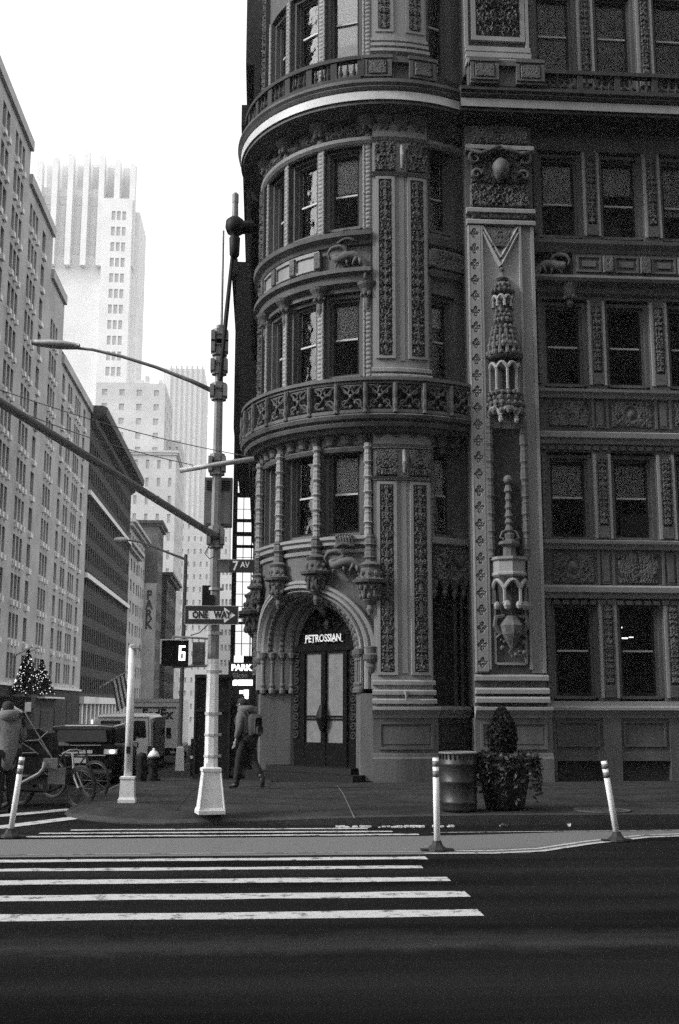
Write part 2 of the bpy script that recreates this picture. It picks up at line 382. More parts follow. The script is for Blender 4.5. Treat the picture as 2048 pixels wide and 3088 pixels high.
# ------------------------------------------------------------------ setting
def sheet(name, pts_fn, xs, ys, m, kind='structure'):
    v = [(x, y, pts_fn(x, y)) for y in ys for x in xs]; k = len(xs)
    f = [(j * k + i, j * k + i + 1, (j + 1) * k + i + 1, (j + 1) * k + i) for j in range(len(ys) - 1) for i in range(k - 1)]
    mb = MB(); mb.add(v, f); o = obj(name, mb, m); o['kind'] = kind; return o
sheet('ground', lambda x, y: ground_z(y) - .06, [-900, -100, -20, 0, 100, 900], [-300, -20, 20, 60, 200, 700, 1500], M['asphalt'])
sheet('road', lambda x, y: ground_z(y), [-60, -20, 0, 20, 60], [-12, 0, 10, 20, 30, 40, 60, 100, 200, 400], M['asphalt'])
# corner sidewalk with a rounded kerb, in front of and beside the corner building
def kerb_h(x, y): return .02 + .12 * max(0.0, min(1.0, (x + .9) / 3.2)) if y < 19.5 else .02 + .10 * min(1.0, (y - 19.5) / 6)
def kerb_line():
    P = [(60, 16.05), (20, 16.1), (8, 16.15), (3.4, 16.2), (1.6, 16.25), (.4, 16.4)]
    for k in range(1, 9):
        a = -PI / 2 - k * (PI / 2) / 8; P.append((-.9 + 2.1 * math.cos(a) * 1.0, 18.5 + 2.1 * math.sin(a)))
    P += [(-3.05, 20), (-3.1, 26), (-3.1, 40), (-3.1, 70), (-3.1, 120), (-3.1, 300)]
    return P
def walk_from(P, inner_x, name, label_m, flip=False):
    mb = MB(); v = []; f = []; n = len(P)
    for (x, y) in P:
        v.append((x, y, ground_z(y) + .15))
    for (x, y) in P: v.append((x, y, ground_z(y) - .1))
    return v, f
kl = kerb_line()
mb = MB(); n = len(kl)
inner = []
for (x, y) in kl:
    inner.append((x, 25.9) if y < 19 and x > .3 else ((.3, 25.9) if y < 25.9 else (.3, y)))
r1 = []
for i in range(n):
    d_ = Vector(inner[i]) - Vector(kl[i]); d_ = d_.normalized() * .42; r1.append((kl[i][0] + d_.x, kl[i][1] + d_.y))
NR = 14; v = [(x, y, ground_z(y) + kerb_h(x, y)) for x, y in kl]
for q in range(NR + 1):
    for k in range(n):
        x = r1[k][0] + (inner[k][0] - r1[k][0]) * q / NR; y = r1[k][1] + (inner[k][1] - r1[k][1]) * q / NR; v.append((x, y, ground_z(y) + .15))
f = [(k * n + i, k * n + i + 1, (k + 1) * n + i + 1, (k + 1) * n + i) for k in range(NR + 1) for i in range(n - 1)]
mb.add(v, f); o = obj('sidewalk', mb, M['walk']); o['kind'] = 'structure'
mb = MB(); v = []
for i, (x, y) in enumerate(kl):
    a = Vector(kl[max(i - 1, 0)]); b = Vector(kl[min(i + 1, n - 1)]); t = (b - a).normalized(); nx, ny = -t.y, t.x   # outward
    if i > 5 and False: pass
    z = ground_z(y) + kerb_h(x, y)
    v += [(x + nx * .02, y + ny * .02, z - .2), (x + nx * .02, y + ny * .02, z), (x, y, z + .006), (x - nx * .12, y - ny * .12, z + .006 + (.14 - kerb_h(x, y)) * .33), (x - nx * .12, y - ny * .12, z - .1)]
mb.add(v, [(i * 5 + k, i * 5 + k + 1, (i + 1) * 5 + k + 1, (i + 1) * 5 + k) for i in range(n - 1) for k in range(4)])
o = obj('kerb', mb, M['kerb']); o['kind'] = 'structure'
# far sidewalk across the side street
sheet('far_sidewalk', lambda x, y: ground_z(y) + .15, [-18.2, -15, -13.2], [25, 40, 70, 120, 200, 400], M['walk'])
mb = MB(); mb.box(-13.2, -13.05, 25, 26, -.3, .15)
v = []
for y in (25, 40, 70, 120, 200, 400):
    z = ground_z(y); v += [(-13.2, y, z + .154), (-13.05, y, z + .15), (-13.04, y, z - .1)]
mb = MB(); mb.add(v, [(i * 3 + k, i * 3 + k + 1, i * 3 + k + 4, i * 3 + k + 3) for i in range(5) for k in range(2)]); o = obj('far_kerb', mb, M['kerb']); o['kind'] = 'structure'
# sidewalk joints
mb = MB()
def walk_line(mb, x0, y0, x1, y1, wd):
    k = 20; t = Vector((x1 - x0, y1 - y0)).normalized(); v = []
    for i in range(k + 1):
        x = x0 + (x1 - x0) * i / k; y = y0 + (y1 - y0) * i / k; z = ground_z(y) + .157
        v += [(x - t.y * wd / 2, y + t.x * wd / 2, z), (x + t.y * wd / 2, y - t.x * wd / 2, z)]
    mb.add(v, [(2 * i, 2 * i + 1, 2 * i + 3, 2 * i + 2) for i in range(k)])
for x in (-1.2, .6, 4.1, 5.9, 7.7, 9.5): walk_line(mb, x, 16.9, x, 25.2, .022)
for y in (18.2, 20.0, 21.8, 23.6): walk_line(mb, -2.4, y, 14, y, .03)
for y in (29, 32, 35, 38): walk_line(mb, -2.6, y, .2, y, .03)
o = obj('sidewalk_joint', mb, mat('joint_line', .012, .9)); o['kind'] = 'structure'
def gpt(x, y, z):
    d = f_ + r2 * ((x - 1024) / 3374) + u2 * ((1544 - y) / 3374); t = (z - EYE) / d.z; return Vector((0, 0, EYE)) + d * t
a, b = gpt(993, 2352, .0), gpt(1080, 2468, .155); mb = MB(); walk_line(mb, a.x, 23.6, b.x - .05, b.y, .016); mb.v = [(x, y, z + .003) for x, y, z in mb.v]
o = obj('pale_sidewalk_joint', mb, mat('pale_joint_line', .14, .9)); o['kind'] = 'structure'
# road markings, each a sheet 4 mm above the road
def strip(name, pts, m, z=.004, wob=0.0):
    mb = MB(); n = len(pts) // 2
    v = [(p[0], p[1] + random.uniform(-wob, wob), z) for p in pts]
    mb.add(v, [tuple([i, i + 1, 2 * n - 2 - i, 2 * n - 1 - i]) for i in range(n - 1)]); o = obj(name, mb, m); o['kind'] = 'structure'; return o
def bar(x0, x1, y, wd, m, z=.004, name='crosswalk_bar', skew=0.0, wob=.02):
    k = max(2, int((x1 - x0) / .35)); up = [(x0 + (x1 - x0) * i / k, y + wd / 2) for i in range(k + 1)]; dn = [(x0 + (x1 - x0) * i / k + skew * (i == k), y - wd / 2) for i in range(k, -1, -1)]
    up = [(a, b + random.uniform(-wob, wob)) for a, b in up]; dn = [(a, b + random.uniform(-wob, wob)) for a, b in dn]
    mb = MB(); mb.add([(a, b, z) for a, b in up + dn], [(i, i + 1, 2 * k - i, 2 * k + 1 - i) for i in range(k)])
    o = obj(name, mb, m); o['kind'] = 'structure'; return o
for (yy, wd, x1) in ((12.75, .20, 1.87), (12.05, .20, 1.72), (11.22, .27, 1.86), (10.33, .30, 1.88), (9.40, .30, 1.82)):
    bar(-5.2, x1, yy, wd, M['paint'])
# pale painted kerb extension with edge lines
edge = [(-6, 13.05), (-3, 13.05), (2.1, 13.05), (3.1, 13.1), (4.0, 13.9), (5.0, 14.6), (8, 15.3), (14, 15.6)]
top_e = [(14, 15.75), (8, 15.6), (5, 15.35), (4, 15.2), (3.1, 15.0), (2.1, 14.85), (-3, 14.75), (-6, 14.75)]
mb = MB(); n = len(edge); mb.add([(x, y, .004) for x, y in edge] + [(x, y, .004) for x, y in top_e], [(i, i + 1, 2 * n - 2 - i, 2 * n - 1 - i) for i in range(n - 1)])
o = obj('painted_kerb_zone', mb, M['curbzone']); o['kind'] = 'structure'
def line_along(P, wd, name, m, z=.009):
    mb = MB(); v = []
    for i, (x, y) in enumerate(P):
        a = Vector(P[max(i - 1, 0)]); b = Vector(P[min(i + 1, len(P) - 1)]); t = (b - a).normalized()
        v += [(x - t.y * wd / 2, y + t.x * wd / 2, z), (x + t.y * wd / 2, y - t.x * wd / 2, z)]
    mb.add(v, [(2 * i, 2 * i + 1, 2 * i + 3, 2 * i + 2) for i in range(len(P) - 1)]); o = obj(name, mb, m); o['kind'] = 'structure'; return o
e1 = [(1.9, 13.1), (2.7, 13.08), (3.3, 13.25), (4.05, 13.9), (5.0, 14.55), (8, 15.2), (14, 15.5)]
line_along(e1, .09, 'edge_line', M['paint']); line_along([(x, y + .22) for x, y in e1], .07, 'edge_line', M['paint'])
line_along([(-6, 13.22), (2.0, 13.24)], .03, 'edge_line', M['thinpaint'])
for k, yy in enumerate((15.0, 15.38, 15.76)):
    bar(-3.2 + .35 * k, 2.1 - .3 * k, yy, .13, M['paint'], z=.010, name='far_crosswalk_bar')
line_along([(2.3, 15.2), (5, 15.3), (9, 15.45)], .05, 'edge_line', M['thinpaint'], .010)
# stop bar / crossing bars of the side street at the left
for (x0, y0, x1, y1) in ((-5.6, 15.9, -3.0, 18.9), (-3.6, 16.1, -2.45, 17.9)):
    mb = MB(); t = Vector((x1 - x0, y1 - y0)).normalized(); q = .16
    mb.add([(x0 - t.y * q, y0 + t.x * q, .008), (x1 - t.y * q, y1 + t.x * q, .008), (x1 + t.y * q, y1 - t.x * q, .008), (x0 + t.y * q, y0 - t.x * q, .008)], [(0, 3, 2, 1)])
    o = obj('side_crosswalk_bar', mb, M['paint']); o['kind'] = 'structure'
# iron cover and litter
mb = MB(); mb.lathe(5.05, 16.65, [(.42, .152), (.42, .165), (.36, .165), (.36, .158), (.0001, .158)], 24)
for k in range(9): mb.box(4.75, 5.35, 16.4 + k * .06, 16.42 + k * .06, .158, .166)
o = obj('manhole_cover', mb, M['iron']); tag(o, 'round iron cover set in the sidewalk behind the right white post', 'manhole cover')
for j, (x, y, sx, lab) in enumerate(((3.42, 15.9, .07, 'crumpled white paper in the gutter in front of the planter'), (4.35, 15.92, .035, 'tiny pale scrap in the gutter right of the crumpled paper'))):
    mb = MB(); v = []
    for q in range(14): v.append((x + random.uniform(-1, 1) * sx, y + random.uniform(-1, 1) * .04, .006 + random.uniform(0, .05)))
    mb.add(v, [(a, (a * 3 + 1) % 14, (a * 5 + 4) % 14) for a in range(14) if len({a, (a * 3 + 1) % 14, (a * 5 + 4) % 14}) == 3])
    tag(obj('litter', mb, M['litter']), lab, 'litter')
mb = MB()
for q in range(60):
    x = random.uniform(1.1, 2.75); s = random.uniform(.01, .035); y = 15.92 + random.uniform(-.05, .05); mb.box(x - s, x + s, y - .02, y + .02, .004, .004 + s * .8)
tag(obj('gutter_grit', mb, M['litter']), kind='stuff')

# ------------------------------------------------------------------ the ornate corner building
BLD = empty('apartment_building', (TCX, TCY, 0), 'ornate dark terracotta corner building with a round tower, carved pilasters and ringed balconies', 'building')
def P_(name, mb, m, par=BLD, smooth=False): return obj(name, mb, m, par, smooth)
def P_split(name, mb, m, par=BLD):
    par_ = list(range(len(mb.v)))
    def fd(a):
        while par_[a] != a: par_[a] = par_[par_[a]]; a = par_[a]
        return a
    for q in mb.f:
        r0 = fd(q[0])
        for b in q[1:]: par_[fd(b)] = r0
    gr = {}
    for q in mb.f: gr.setdefault(fd(q[0]), []).append(q)
    for fs in gr.values():
        ids = sorted({i for q in fs for i in q}); mp = {a: k for k, a in enumerate(ids)}; m2 = MB(); m2.add([mb.v[i] for i in ids], [tuple(mp[i] for i in q) for q in fs]); P_(name, m2, m, par)
D = PI / 180 * TR      # metres of tower arc per degree
SR = 37.5 * D          # the tower meets the straight front here
SL = -127.5 * D
XL, XR = 6.6, 17.5     # straight front right of the pier
ZT = 25.0
# dark interior core and rear masses
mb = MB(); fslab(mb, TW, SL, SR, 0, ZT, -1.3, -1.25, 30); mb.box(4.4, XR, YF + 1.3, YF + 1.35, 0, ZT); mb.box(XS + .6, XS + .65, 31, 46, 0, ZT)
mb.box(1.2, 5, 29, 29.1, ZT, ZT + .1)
P_('interior_lining', mb, M['core'])
mb = MB()
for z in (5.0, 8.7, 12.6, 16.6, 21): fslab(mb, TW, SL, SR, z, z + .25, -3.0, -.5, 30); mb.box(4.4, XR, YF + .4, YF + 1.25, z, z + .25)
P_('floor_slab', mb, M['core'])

def window(F, s0, s1, z0, z1, rail, blind=None, dg=-.32, par=BLD, ac=None, lab=None):
    """sash window with stepped jambs; panes and blind are its own pieces"""
    mb = MB(); e = .05
    fslab(mb, F, s0, s0 + .09, z0, z1, dg - .05, -.10); fslab(mb, F, s1 - .09, s1, z0, z1, dg - .05, -.10)
    fslab(mb, F, s0 + .09, s0 + .14, z0, z1 - .09, dg - .05, -.22); fslab(mb, F, s1 - .14, s1 - .09, z0, z1 - .09, dg - .05, -.22)
    fslab(mb, F, s0 + .09, s1 - .09, z1 - .09, z1, dg - .05, -.12); fslab(mb, F, s0 + .14, s1 - .14, z1 - .15, z1 - .09, dg - .05, -.24)
    fslab(mb, F, s0 + .09, s1 - .09, z0 - .02, z0 + .05, dg - .05, -.10)
    W = P_('window', mb, M['stone'], par)
    if lab: W['label'] = lab
    a, b = s0 + .14, s1 - .14; c, d_ = z0 + .05, z1 - .15
    mb = MB()
    fslab(mb, F, a, a + e, c, d_, dg - .04, dg + .04); fslab(mb, F, b - e, b, c, d_, dg - .04, dg + .04); fslab(mb, F, a + e, b - e, c, c + .08, dg - .04, dg + .04); fslab(mb, F, a + e, b - e, d_ - .06, d_, dg - .04, dg + .04)
    P_('sash_frame', mb, M['sash'], W)
    mb = MB(); fslab(mb, F, a + e, b - e, rail - .022, rail + .022, dg - .05, dg + .05); P_('meeting_rail', mb, M['rail'], W)
    mb = MB(); fslab(mb, F, a + e, b - e, c + .08, rail - .022, dg - .006, dg); P_('pane', mb, M['glass'], W)
    mb = MB(); fslab(mb, F, a + e, b - e, rail + .022, d_ - .06, dg + .01, dg + .016); P_('pane', mb, M['glass'], W)
    if blind is not None:
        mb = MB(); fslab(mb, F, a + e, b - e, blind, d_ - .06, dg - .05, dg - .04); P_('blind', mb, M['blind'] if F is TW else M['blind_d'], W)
    if ac:
        mb = MB(); fslab(mb, F, a + .12, b - .05, c + .06, c + .62, dg + .0, dg + .02); 
        P_('window_unit_frame', mb, M['sash'], W)
    return W
def wall(F, s0, s1, z0, z1, n=1, d=0.0, m='stone', name='wall', th=.45):
    mb = MB(); fslab(mb, F, s0, s1, z0, z1, d - th, d, n); return P_(name, mb, M[m])

levels = [(5.64, 7.76, 6.65), (9.5, 11.6, 10.5), (13.3, 15.45, 14.25), (17.45, 20.1, 19.0)]
opens = [(-32 * D, -13.5 * D), (-54 * D, -36 * D), (-76 * D, -58 * D), (17.5 * D, 31 * D)]
# ---- tower: windows and mullions
tb = {(0, 0): 6.68, (0, 1): 6.68, (0, 2): None, (0, 3): 6.7, (1, 0): 10.55, (1, 1): 10.5, (1, 2): None, (1, 3): 10.9, (2, 0): 14.35, (2, 1): 14.1, (2, 2): None, (2, 3): None, (3, 0): 18.45, (3, 1): 18.1, (3, 2): None, (3, 3): 18.5}
for li, (z0, z1, rl) in enumerate(levels):
    for oi, (a, b) in enumerate(opens):
        window(TW, a, b, z0, z1, rl, tb[(li, oi)])
gaps = [(-36 * D, -32 * D), (-58 * D, -54 * D), (-81 * D, -76 * D), (-13.5 * D, -9 * D)]
for li, (z0, z1, rl) in enumerate(levels):
    zz0, zz1 = z0 - .1, z1 + .02
    for gi, (a, b) in enumerate(gaps):
        c = (a + b) / 2
        wall(TW, a, b, zz0, zz1, 1, .02, name='mullion')
        mb = MB()
        if li == 0:
            fcol(mb, TW, c, .13, zz0 - .2, zz1, .085, 8, .36, .45)
        else:
            frelief(mb, TW, c - .07, c + .07, zz0, zz1, .025, h_bead(.11, .03), .02)
            fcol(mb, TW, b - .03 if gi != 3 else a + .03, .03, zz0, zz1, .028, 6, .11, .4)
        P_('mullion_ornament', mb, M['smooth'])
    wall(TW, SR - 6.5 * D, SR, zz0, zz1, 1, 0.0, name='mullion'); wall(TW, 15.6 * D, 17.5 * D, zz0, zz1, 1, 0, name='mullion')
    wall(TW, -107 * D, -81 * D, z0 - .1, z1 + .1, 4, 0); wall(TW, SL, -118 * D, z0 - .1, z1 + .1, 2)
# solid bands between storeys (behind the ornaments)
for (z0, z1) in ((4.85, 5.54), (7.78, 9.4), (11.62, 13.2), (15.47, 17.35), (20.12, ZT)):
    wall(TW, SL, SR, z0, z1, 44, 0.0)
# ---- tower pilaster with two carved strips, at the right of the door
pa, pb = -9 * D, 15.6 * D
mb = MB(); fslab(mb, TW, pa, pb, 1.66, 8.0, -.4, .13, 5); fslab(mb, TW, pa, pb, 9.3, 16.0, -.4, .13, 5); fslab(mb, TW, pa, pb, 17.4, ZT, -.4, .16, 5)
P_('pilaster', mb, M['smooth'])
for (s0, s1) in ((-7.6 * D, .6 * D), (6.2 * D, 14.6 * D)):
    for (z0, z1, sd_) in ((2.36, 6.85, 1), (9.85, 14.5, 4), (18.4, 22, 7)):
        mb = MB(); e = .07
        for (q0, q1) in ((s0, s0 + e), (s1 - e, s1)): fslab(mb, TW, q0, q1, z0, z1, .13, .185)
        fslab(mb, TW, s0 + e, s1 - e, z1 - e, z1, .13, .185); fslab(mb, TW, s0 + e, s1 - e, z0, z0 + e, .13, .185)
        P_('pilaster_panel_frame', mb, M['smooth'])
        mb = MB(); frelief(mb, TW, s0 + e + .005, s1 - e - .005, z0 + e + .005, z1 - e - .005, .135, h_candel(.44, .05, sd_)); P_('candelabrum_relief', mb, M['carved'])
    for (z0, z1, sd_) in ((6.98, 7.62, 3), (14.62, 15.4, 9)):
        mb = MB(); frelief(mb, TW, s0 - .03, s1 + .03, z0, z1, .14, h_foliage(.09, .8, sd_), .022); P_('pilaster_capital', mb, M['carved'])
mb = MB()
for (z, hh) in ((6.86, .1), (7.62, .12), (14.5, .1), (15.42, .1)): fmould(mb, TW, pa - .03, pb + .03, [(.1, z), (.2, z + hh * .3), (.17, z + hh * .5), (.24, z + hh), (.1, z + hh)], 5)
for (z, dd) in ((2.24, .2), (2.02, .23), (1.82, .26), (9.62, .2), (9.45, .24), (18.25, .2), (18.08, .25), (17.9, .3)):
    fmould(mb, TW, pa - .03, pb + .03, [(.1, z - .12), (dd, z - .10), (dd, z - .02), (dd - .05, z + .01), (.1, z + .02)], 5)
P_split('pilaster_moulding', mb, M['smooth'])
mb = MB(); fslab(mb, TW, 2.5 * D, 4.7 * D, 2.4, 7.6, .13, .15); fslab(mb, TW, 2.5 * D, 4.7 * D, 9.8, 15.3, .13, .15)
mb.tube([TW(3.6 * D, 7.6, .22), TW(3.6 * D, 7.3, .3), TW(3.6 * D, 7.05, .24)], [.04, .055, .03], 8); mb.tube([TW(3.6 * D, 15.3, .22), TW(3.6 * D, 15.0, .3), TW(3.6 * D, 14.7, .24)], [.04, .055, .03], 8)
mb.tube([TW(3.6 * D, 2.0, .27), TW(3.6 * D, 1.8, .25)], [.05, .015], 6); P_('pilaster_centre_rib', mb, M['smooth'])
# attached thin column right of the pilaster
mb = MB(); fcol(mb, TW, 16.4 * D, .07, 5.5, 7.7, .05, 6, .18, .35); fcol(mb, TW, 16.4 * D, .07, 9.4, 12.0, .05, 6, .18, .35); P_split('colonnette', mb, M['stone'])
# mirrored pilaster on the left edge of the tower (seen end on)
mb = MB(); fslab(mb, TW, -107 * D, -81 * D, 1.66, 8.0, -.3, .1, 5); fslab(mb, TW, -107 * D, -81 * D, 9.3, 16, -.3, .1, 5); fslab(mb, TW, -107 * D, -81 * D, 17.4, ZT, -.3, .12, 5); P_('pilaster', mb, M['darkstone'])
for (z0, z1, sd_) in ((2.4, 7.6, 2), (9.6, 15.4, 5), (17.6, 22, 8)):
    mb = MB(); frelief(mb, TW, -90 * D, -82.5 * D, z0, z1, .1, h_candel(.44, .07, sd_)); P_('candelabrum_relief', mb, M['carved'])
# ---- sills / aprons on tower
mb = MB()
fmould(mb, TW, -81 * D, -9 * D, [(.0, 5.36), (.12, 5.38), (.12, 5.46), (.18, 5.5), (.18, 5.56), (.05, 5.6), (.0, 5.6)], 30); fmould(mb, TW, -81 * D, -9 * D, [(.0, 5.18), (.06, 5.2), (.08, 5.28), (0, 5.3)], 30)
fmould(mb, TW, 16 * D, SR, [(.0, 5.4), (.14, 5.43), (.18, 5.56), (.0, 5.6)], 8)
P_split('sill_moulding', mb, M['smooth'])
# ---- spandrel (third floor) with smooth panels and heavy mouldings
mb = MB()
fmould(mb, TW, -100 * D, -9.5 * D, [(.0, 11.72), (.16, 11.80), (.18, 11.95), (.30, 12.02), (.30, 12.12), (.14, 12.16), (.10, 12.2), (.0, 12.2)], 36)
fmould(mb, TW, -100 * D, -9.5 * D, [(.0, 12.76), (.12, 12.78), (.16, 12.86), (.30, 12.95), (.32, 13.06), (.10, 13.12), (.0, 13.12)], 36)
fmould(mb, TW, 16 * D, SR, [(.0, 12.0), (.14, 12.03), (.2, 12.16), (.0, 12.2)], 8); fmould(mb, TW, 16 * D, SR, [(.0, 12.8), (.14, 12.85), (.2, 13.0), (.0, 13.05)], 8)
P_split('spandrel_moulding', mb, M['stone'])
for (a, b) in ((-76, -34), (17.5, 36)):
    mb = MB(); n = 14
    fslab(mb, TW, a * D, b * D, 12.18, 12.76, -.05, .10, n)
    k = max(1, int((b - a) / 14))
    for i in range(k):
        q0 = (a + (b - a) * (i + .07) / k) * D; q1 = (a + (b - a) * (i + .93) / k) * D
        for (u0, u1, w0, w1) in ((q0, q1, 12.26, 12.31), (q0, q1, 12.64, 12.69)): fslab(mb, TW, u0, u1, w0, w1, .09, .15, 4)
        fslab(mb, TW, q0, q0 + .05, 12.31, 12.64, .09, .15); fslab(mb, TW, q1 - .05, q1, 12.31, 12.64, .09, .15)
    P_('spandrel_panel', mb, M['smooth'])
    for i in range(k + 1):
        s_ = (a + (b - a) * i / k) * D
        mb = MB(); frelief(mb, TW, s_ - .1, s_ + .1, 12.25, 12.7, .11, h_foliage(.06, .6, 11 + i), .02); P_('spandrel_rosette', mb, M['carved'])
mb = MB(); frelief(mb, TW, 18 * D, 35 * D, 12.22, 12.74, .11, h_foliage(.05, .7, 21), .024); P_('carved_panel', mb, M['carved'])
# corbel brackets under the spandrel
for s_ in (-11.5 * D, -34 * D, -56 * D, -79 * D):
    mb = MB(); half_stack(mb, TW, s_, .02, [(.04, 11.1), (.08, 11.25), (.07, 11.4), (.13, 11.5), (.17, 11.62), (.24, 11.72), (.26, 11.78)], 8); crockets(mb, TW, s_, .02, .14, 11.5, 4, .045); P_('bracket', mb, M['carved'])

# ---- salamander with crown
def salamander(F, s, z, d, k=1.0, fl=1):
    mb = MB(); pts = [(-.30, -.02), (-.34, .10), (-.27, .20), (-.14, .235), (-.02, .20), (.0, .12), (-.10, .07), (-.22, .02), (-.16, -.06), (.0, .0), (.14, .02), (.26, -.06), (.34, -.17), (.38, -.32), (.36, -.46), (.42, -.56)]
    rad = [.015, .03, .04, .045, .05, .045, .035, .06, .085, .10, .10, .085, .06, .045, .03, .01]
    def cr(p, i): return F(s + fl * p[0] * k, z + p[1] * k, d + .06 + .05 * math.sin(i))
    P = []; Rr = []
    for i in range(len(pts) - 1):
        for t in (0, .5): P.append(cr((pts[i][0] * (1 - t) + pts[i + 1][0] * t, pts[i][1] * (1 - t) + pts[i + 1][1] * t), i + t)); Rr.append((rad[i] * (1 - t) + rad[i + 1] * t) * k)
    mb.tube(P, Rr, 7)
    for (a, b, c2, e2) in ((-.1, -.05, -.2, -.2), (.02, -.05, .05, -.22), (.2, -.04, .12, -.2), (.26, -.08, .3, -.22)):
        mb.tube([F(s + fl * a * k, z + b * k, d + .1), F(s + fl * (a + c2) / 2 * k, z + (b + e2) / 2 * k - .02, d + .14), F(s + fl * c2 * k, z + e2 * k, d + .05)], [.035 * k, .028 * k, .014 * k], 5)
    o = P_('salamander_relief', mb, M['stone'], smooth=True)
    mb = MB()
    for j in range(7):
        a = -.15 + .3 * j / 6; h = .07 + .05 * math.cos(a * 8); cx = s + fl * (a + .02) * k
        mb.tube([F(cx, z + .36 * k, d + .1 * math.cos(a * 7)), F(cx, z + (.40 + h) * k, d + .13 * math.cos(a * 7))], [.03 * k, .015 * k], 5); mb.ball(F(cx, z + (.42 + h) * k, d + .13 * math.cos(a * 7)), .028 * k, 6, 4)
    mb.tube([F(s + fl * (-.17 + .38 * j / 6) * k, z + (.34 + .03 * math.cos(j - 3)) * k, d + .12 - .015 * (j - 3) ** 2 * .5) for j in range(7)], .03 * k, 5)
    P_('carved_crown', mb, M['carved'])
mb = MB(); fslab(mb, TW, -34 * D, -10 * D, 12.18, 12.76, -.05, .03, 8); P_('spandrel_panel', mb, M['stone'])
salamander(TW, -20.5 * D, 12.45, .12, 1.25)
salamander(TW, -21.5 * D, 4.95, .14, 1.2)
# ---- frieze below the great cornice
mb = MB(); fmould(mb, TW, -112 * D, SR, [(.0, 15.42), (.08, 15.44), (.14, 15.5), (.16, 15.58), (.04, 15.62), (.0, 15.62)], 40); P_('frieze_moulding', mb, M['smooth'])
mb = MB(); frelief(mb, TW, -80 * D, -9 * D, 15.64, 16.05, .0, h_foliage(.09, .7, 31), .03); P_('carved_frieze', mb, M['carved'])
for s_ in (-34 * D, -56 * D, -79 * D, -11 * D, -4 * D, 4 * D, 12 * D, 30 * D):
    mb = MB(); half_stack(mb, TW, s_, .0, [(.05, 15.5), (.12, 15.62), (.10, 15.75), (.2, 15.88), (.30, 16.02), (.32, 16.1)], 8); crockets(mb, TW, s_, .0, .18, 15.82, 4, .06); P_('bracket', mb, M['carved'])
# ---- great cornice, tower then straight front
CORN = [(.0, 16.02), (.20, 16.06), (.26, 16.12), (.66, 16.16), (.66, 16.24), (.70, 16.25), (.70, 16.47), (.73, 16.49), (.78, 16.56), (.74, 16.60), (.80, 16.66), (.80, 16.72), (.62, 16.78), (.62, 16.86), (.0, 16.90)]
FASC = [(.705, 16.245), (.712, 16.25), (.712, 16.465), (.705, 16.47)]
mb = MB(); fmould(mb, TW, -128 * D, 33 * D, CORN, 60); P_('great_cornice', mb, M['stone'])
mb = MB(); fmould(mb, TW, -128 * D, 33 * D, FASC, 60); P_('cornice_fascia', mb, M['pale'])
PF = YF - 25.6      # pier front d on the FL frame
def offs(prof, o): return [(max(d + o, -.05), z) for d, z in prof]
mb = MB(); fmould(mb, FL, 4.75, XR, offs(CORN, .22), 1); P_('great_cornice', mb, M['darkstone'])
mb = MB(); fmould(mb, FL, 4.75, XR, offs(FASC, .22), 1); P_('cornice_fascia', mb, M['smooth'])  # dimmer fascia copy, the front's weaker light put into the tone
# ---- balustrades above it
def baluster(mb, F, s, d, z0, z1, r=.055):
    h = z1 - z0; pts = [(0, .8), (.1, .8), (.14, .45), (.35, 1.0), (.55, .55), (.85, .4), (.9, .8), (1, .8)]
    mb.tube([F(s, z0 + h * t, d) for t, q in pts], [r * q for t, q in pts], 6)
def balustrade(F, s0, s1, z0, z1, d, post_every, per, n=1, m='darkstone', hide=None):
    mb = MB(); fslab(mb, F, s0, s1, z1 - .10, z1, d - .10, d + .10, n); fslab(mb, F, s0, s1, z0, z0 + .08, d - .10, d + .08, n); P_('balcony_rail', mb, M[m])
    k = max(1, round((s1 - s0) / post_every)); p = (s1 - s0) / k
    mb = MB(); pb_ = MB()
    for i in range(k + 1):
        c = s0 + i * p
        fslab(pb_, F, c - .07, c + .07, z0 + .08, z1 - .10, d - .07, d + .07)
        if i < k:
            for j in range(1, per + 1): baluster(mb, F, c + p * j / (per + 1), d, z0 + .08, z1 - .1)
    P_split('balcony_post', pb_, M[m]); P_split('baluster', mb, M[m])
balustrade(TW, -120 * D, -13 * D, 16.88, 17.5, .52, .60, 3, 40)
balustrade(FL, 6.9, XR, 16.88, 17.5, .55, .95, 4)
for (F, s0, s1, d) in ((TW, -12 * D, 17 * D, .52), (FL, 5.0, 6.85, .95)):
    mb = MB(); fslab(mb, F, s0, s1, 16.88, 17.35, d - .5, d - .12, 6); fslab(mb, F, s0, s1, 17.35, 17.5, d - .5, d + .02, 6)
    for c in (.0, .62):
        q0 = s0 + (s1 - s0) * c; q1 = s0 + (s1 - s0) * (c + .38)
        fslab(mb, F, q0, q1, 16.88, 17.44, d - .2, d, 2); fslab(mb, F, q0 - .02, q1 + .02, 17.44, 17.53, d - .2, d + .06, 2)
        for (u0, u1) in ((q0, q0 + .08), (q1 - .08, q1)): fslab(mb, F, u0, u1, 16.95, 17.40, d, d + .05)
        fslab(mb, F, q0 + .08, q1 - .08, 16.95, 17.0, d, d + .05)
    P_('balcony_pedestal', mb, M['stone'])
    for c in (.0, .62):
        q0 = s0 + (s1 - s0) * c; q1 = s0 + (s1 - s0) * (c + .38)
        mb = MB(); frelief(mb, F, q0 + .1, q1 - .1, 17.0, 17.38, d, h_foliage(.05, .7, 41)); P_('carved_panel', mb, M['carved'])
mb = MB(); fslab(mb, TW, 17 * D, SR, 16.88, 17.38, -.1, .12, 6); P_('balcony_pedestal', mb, M['darkstone'])
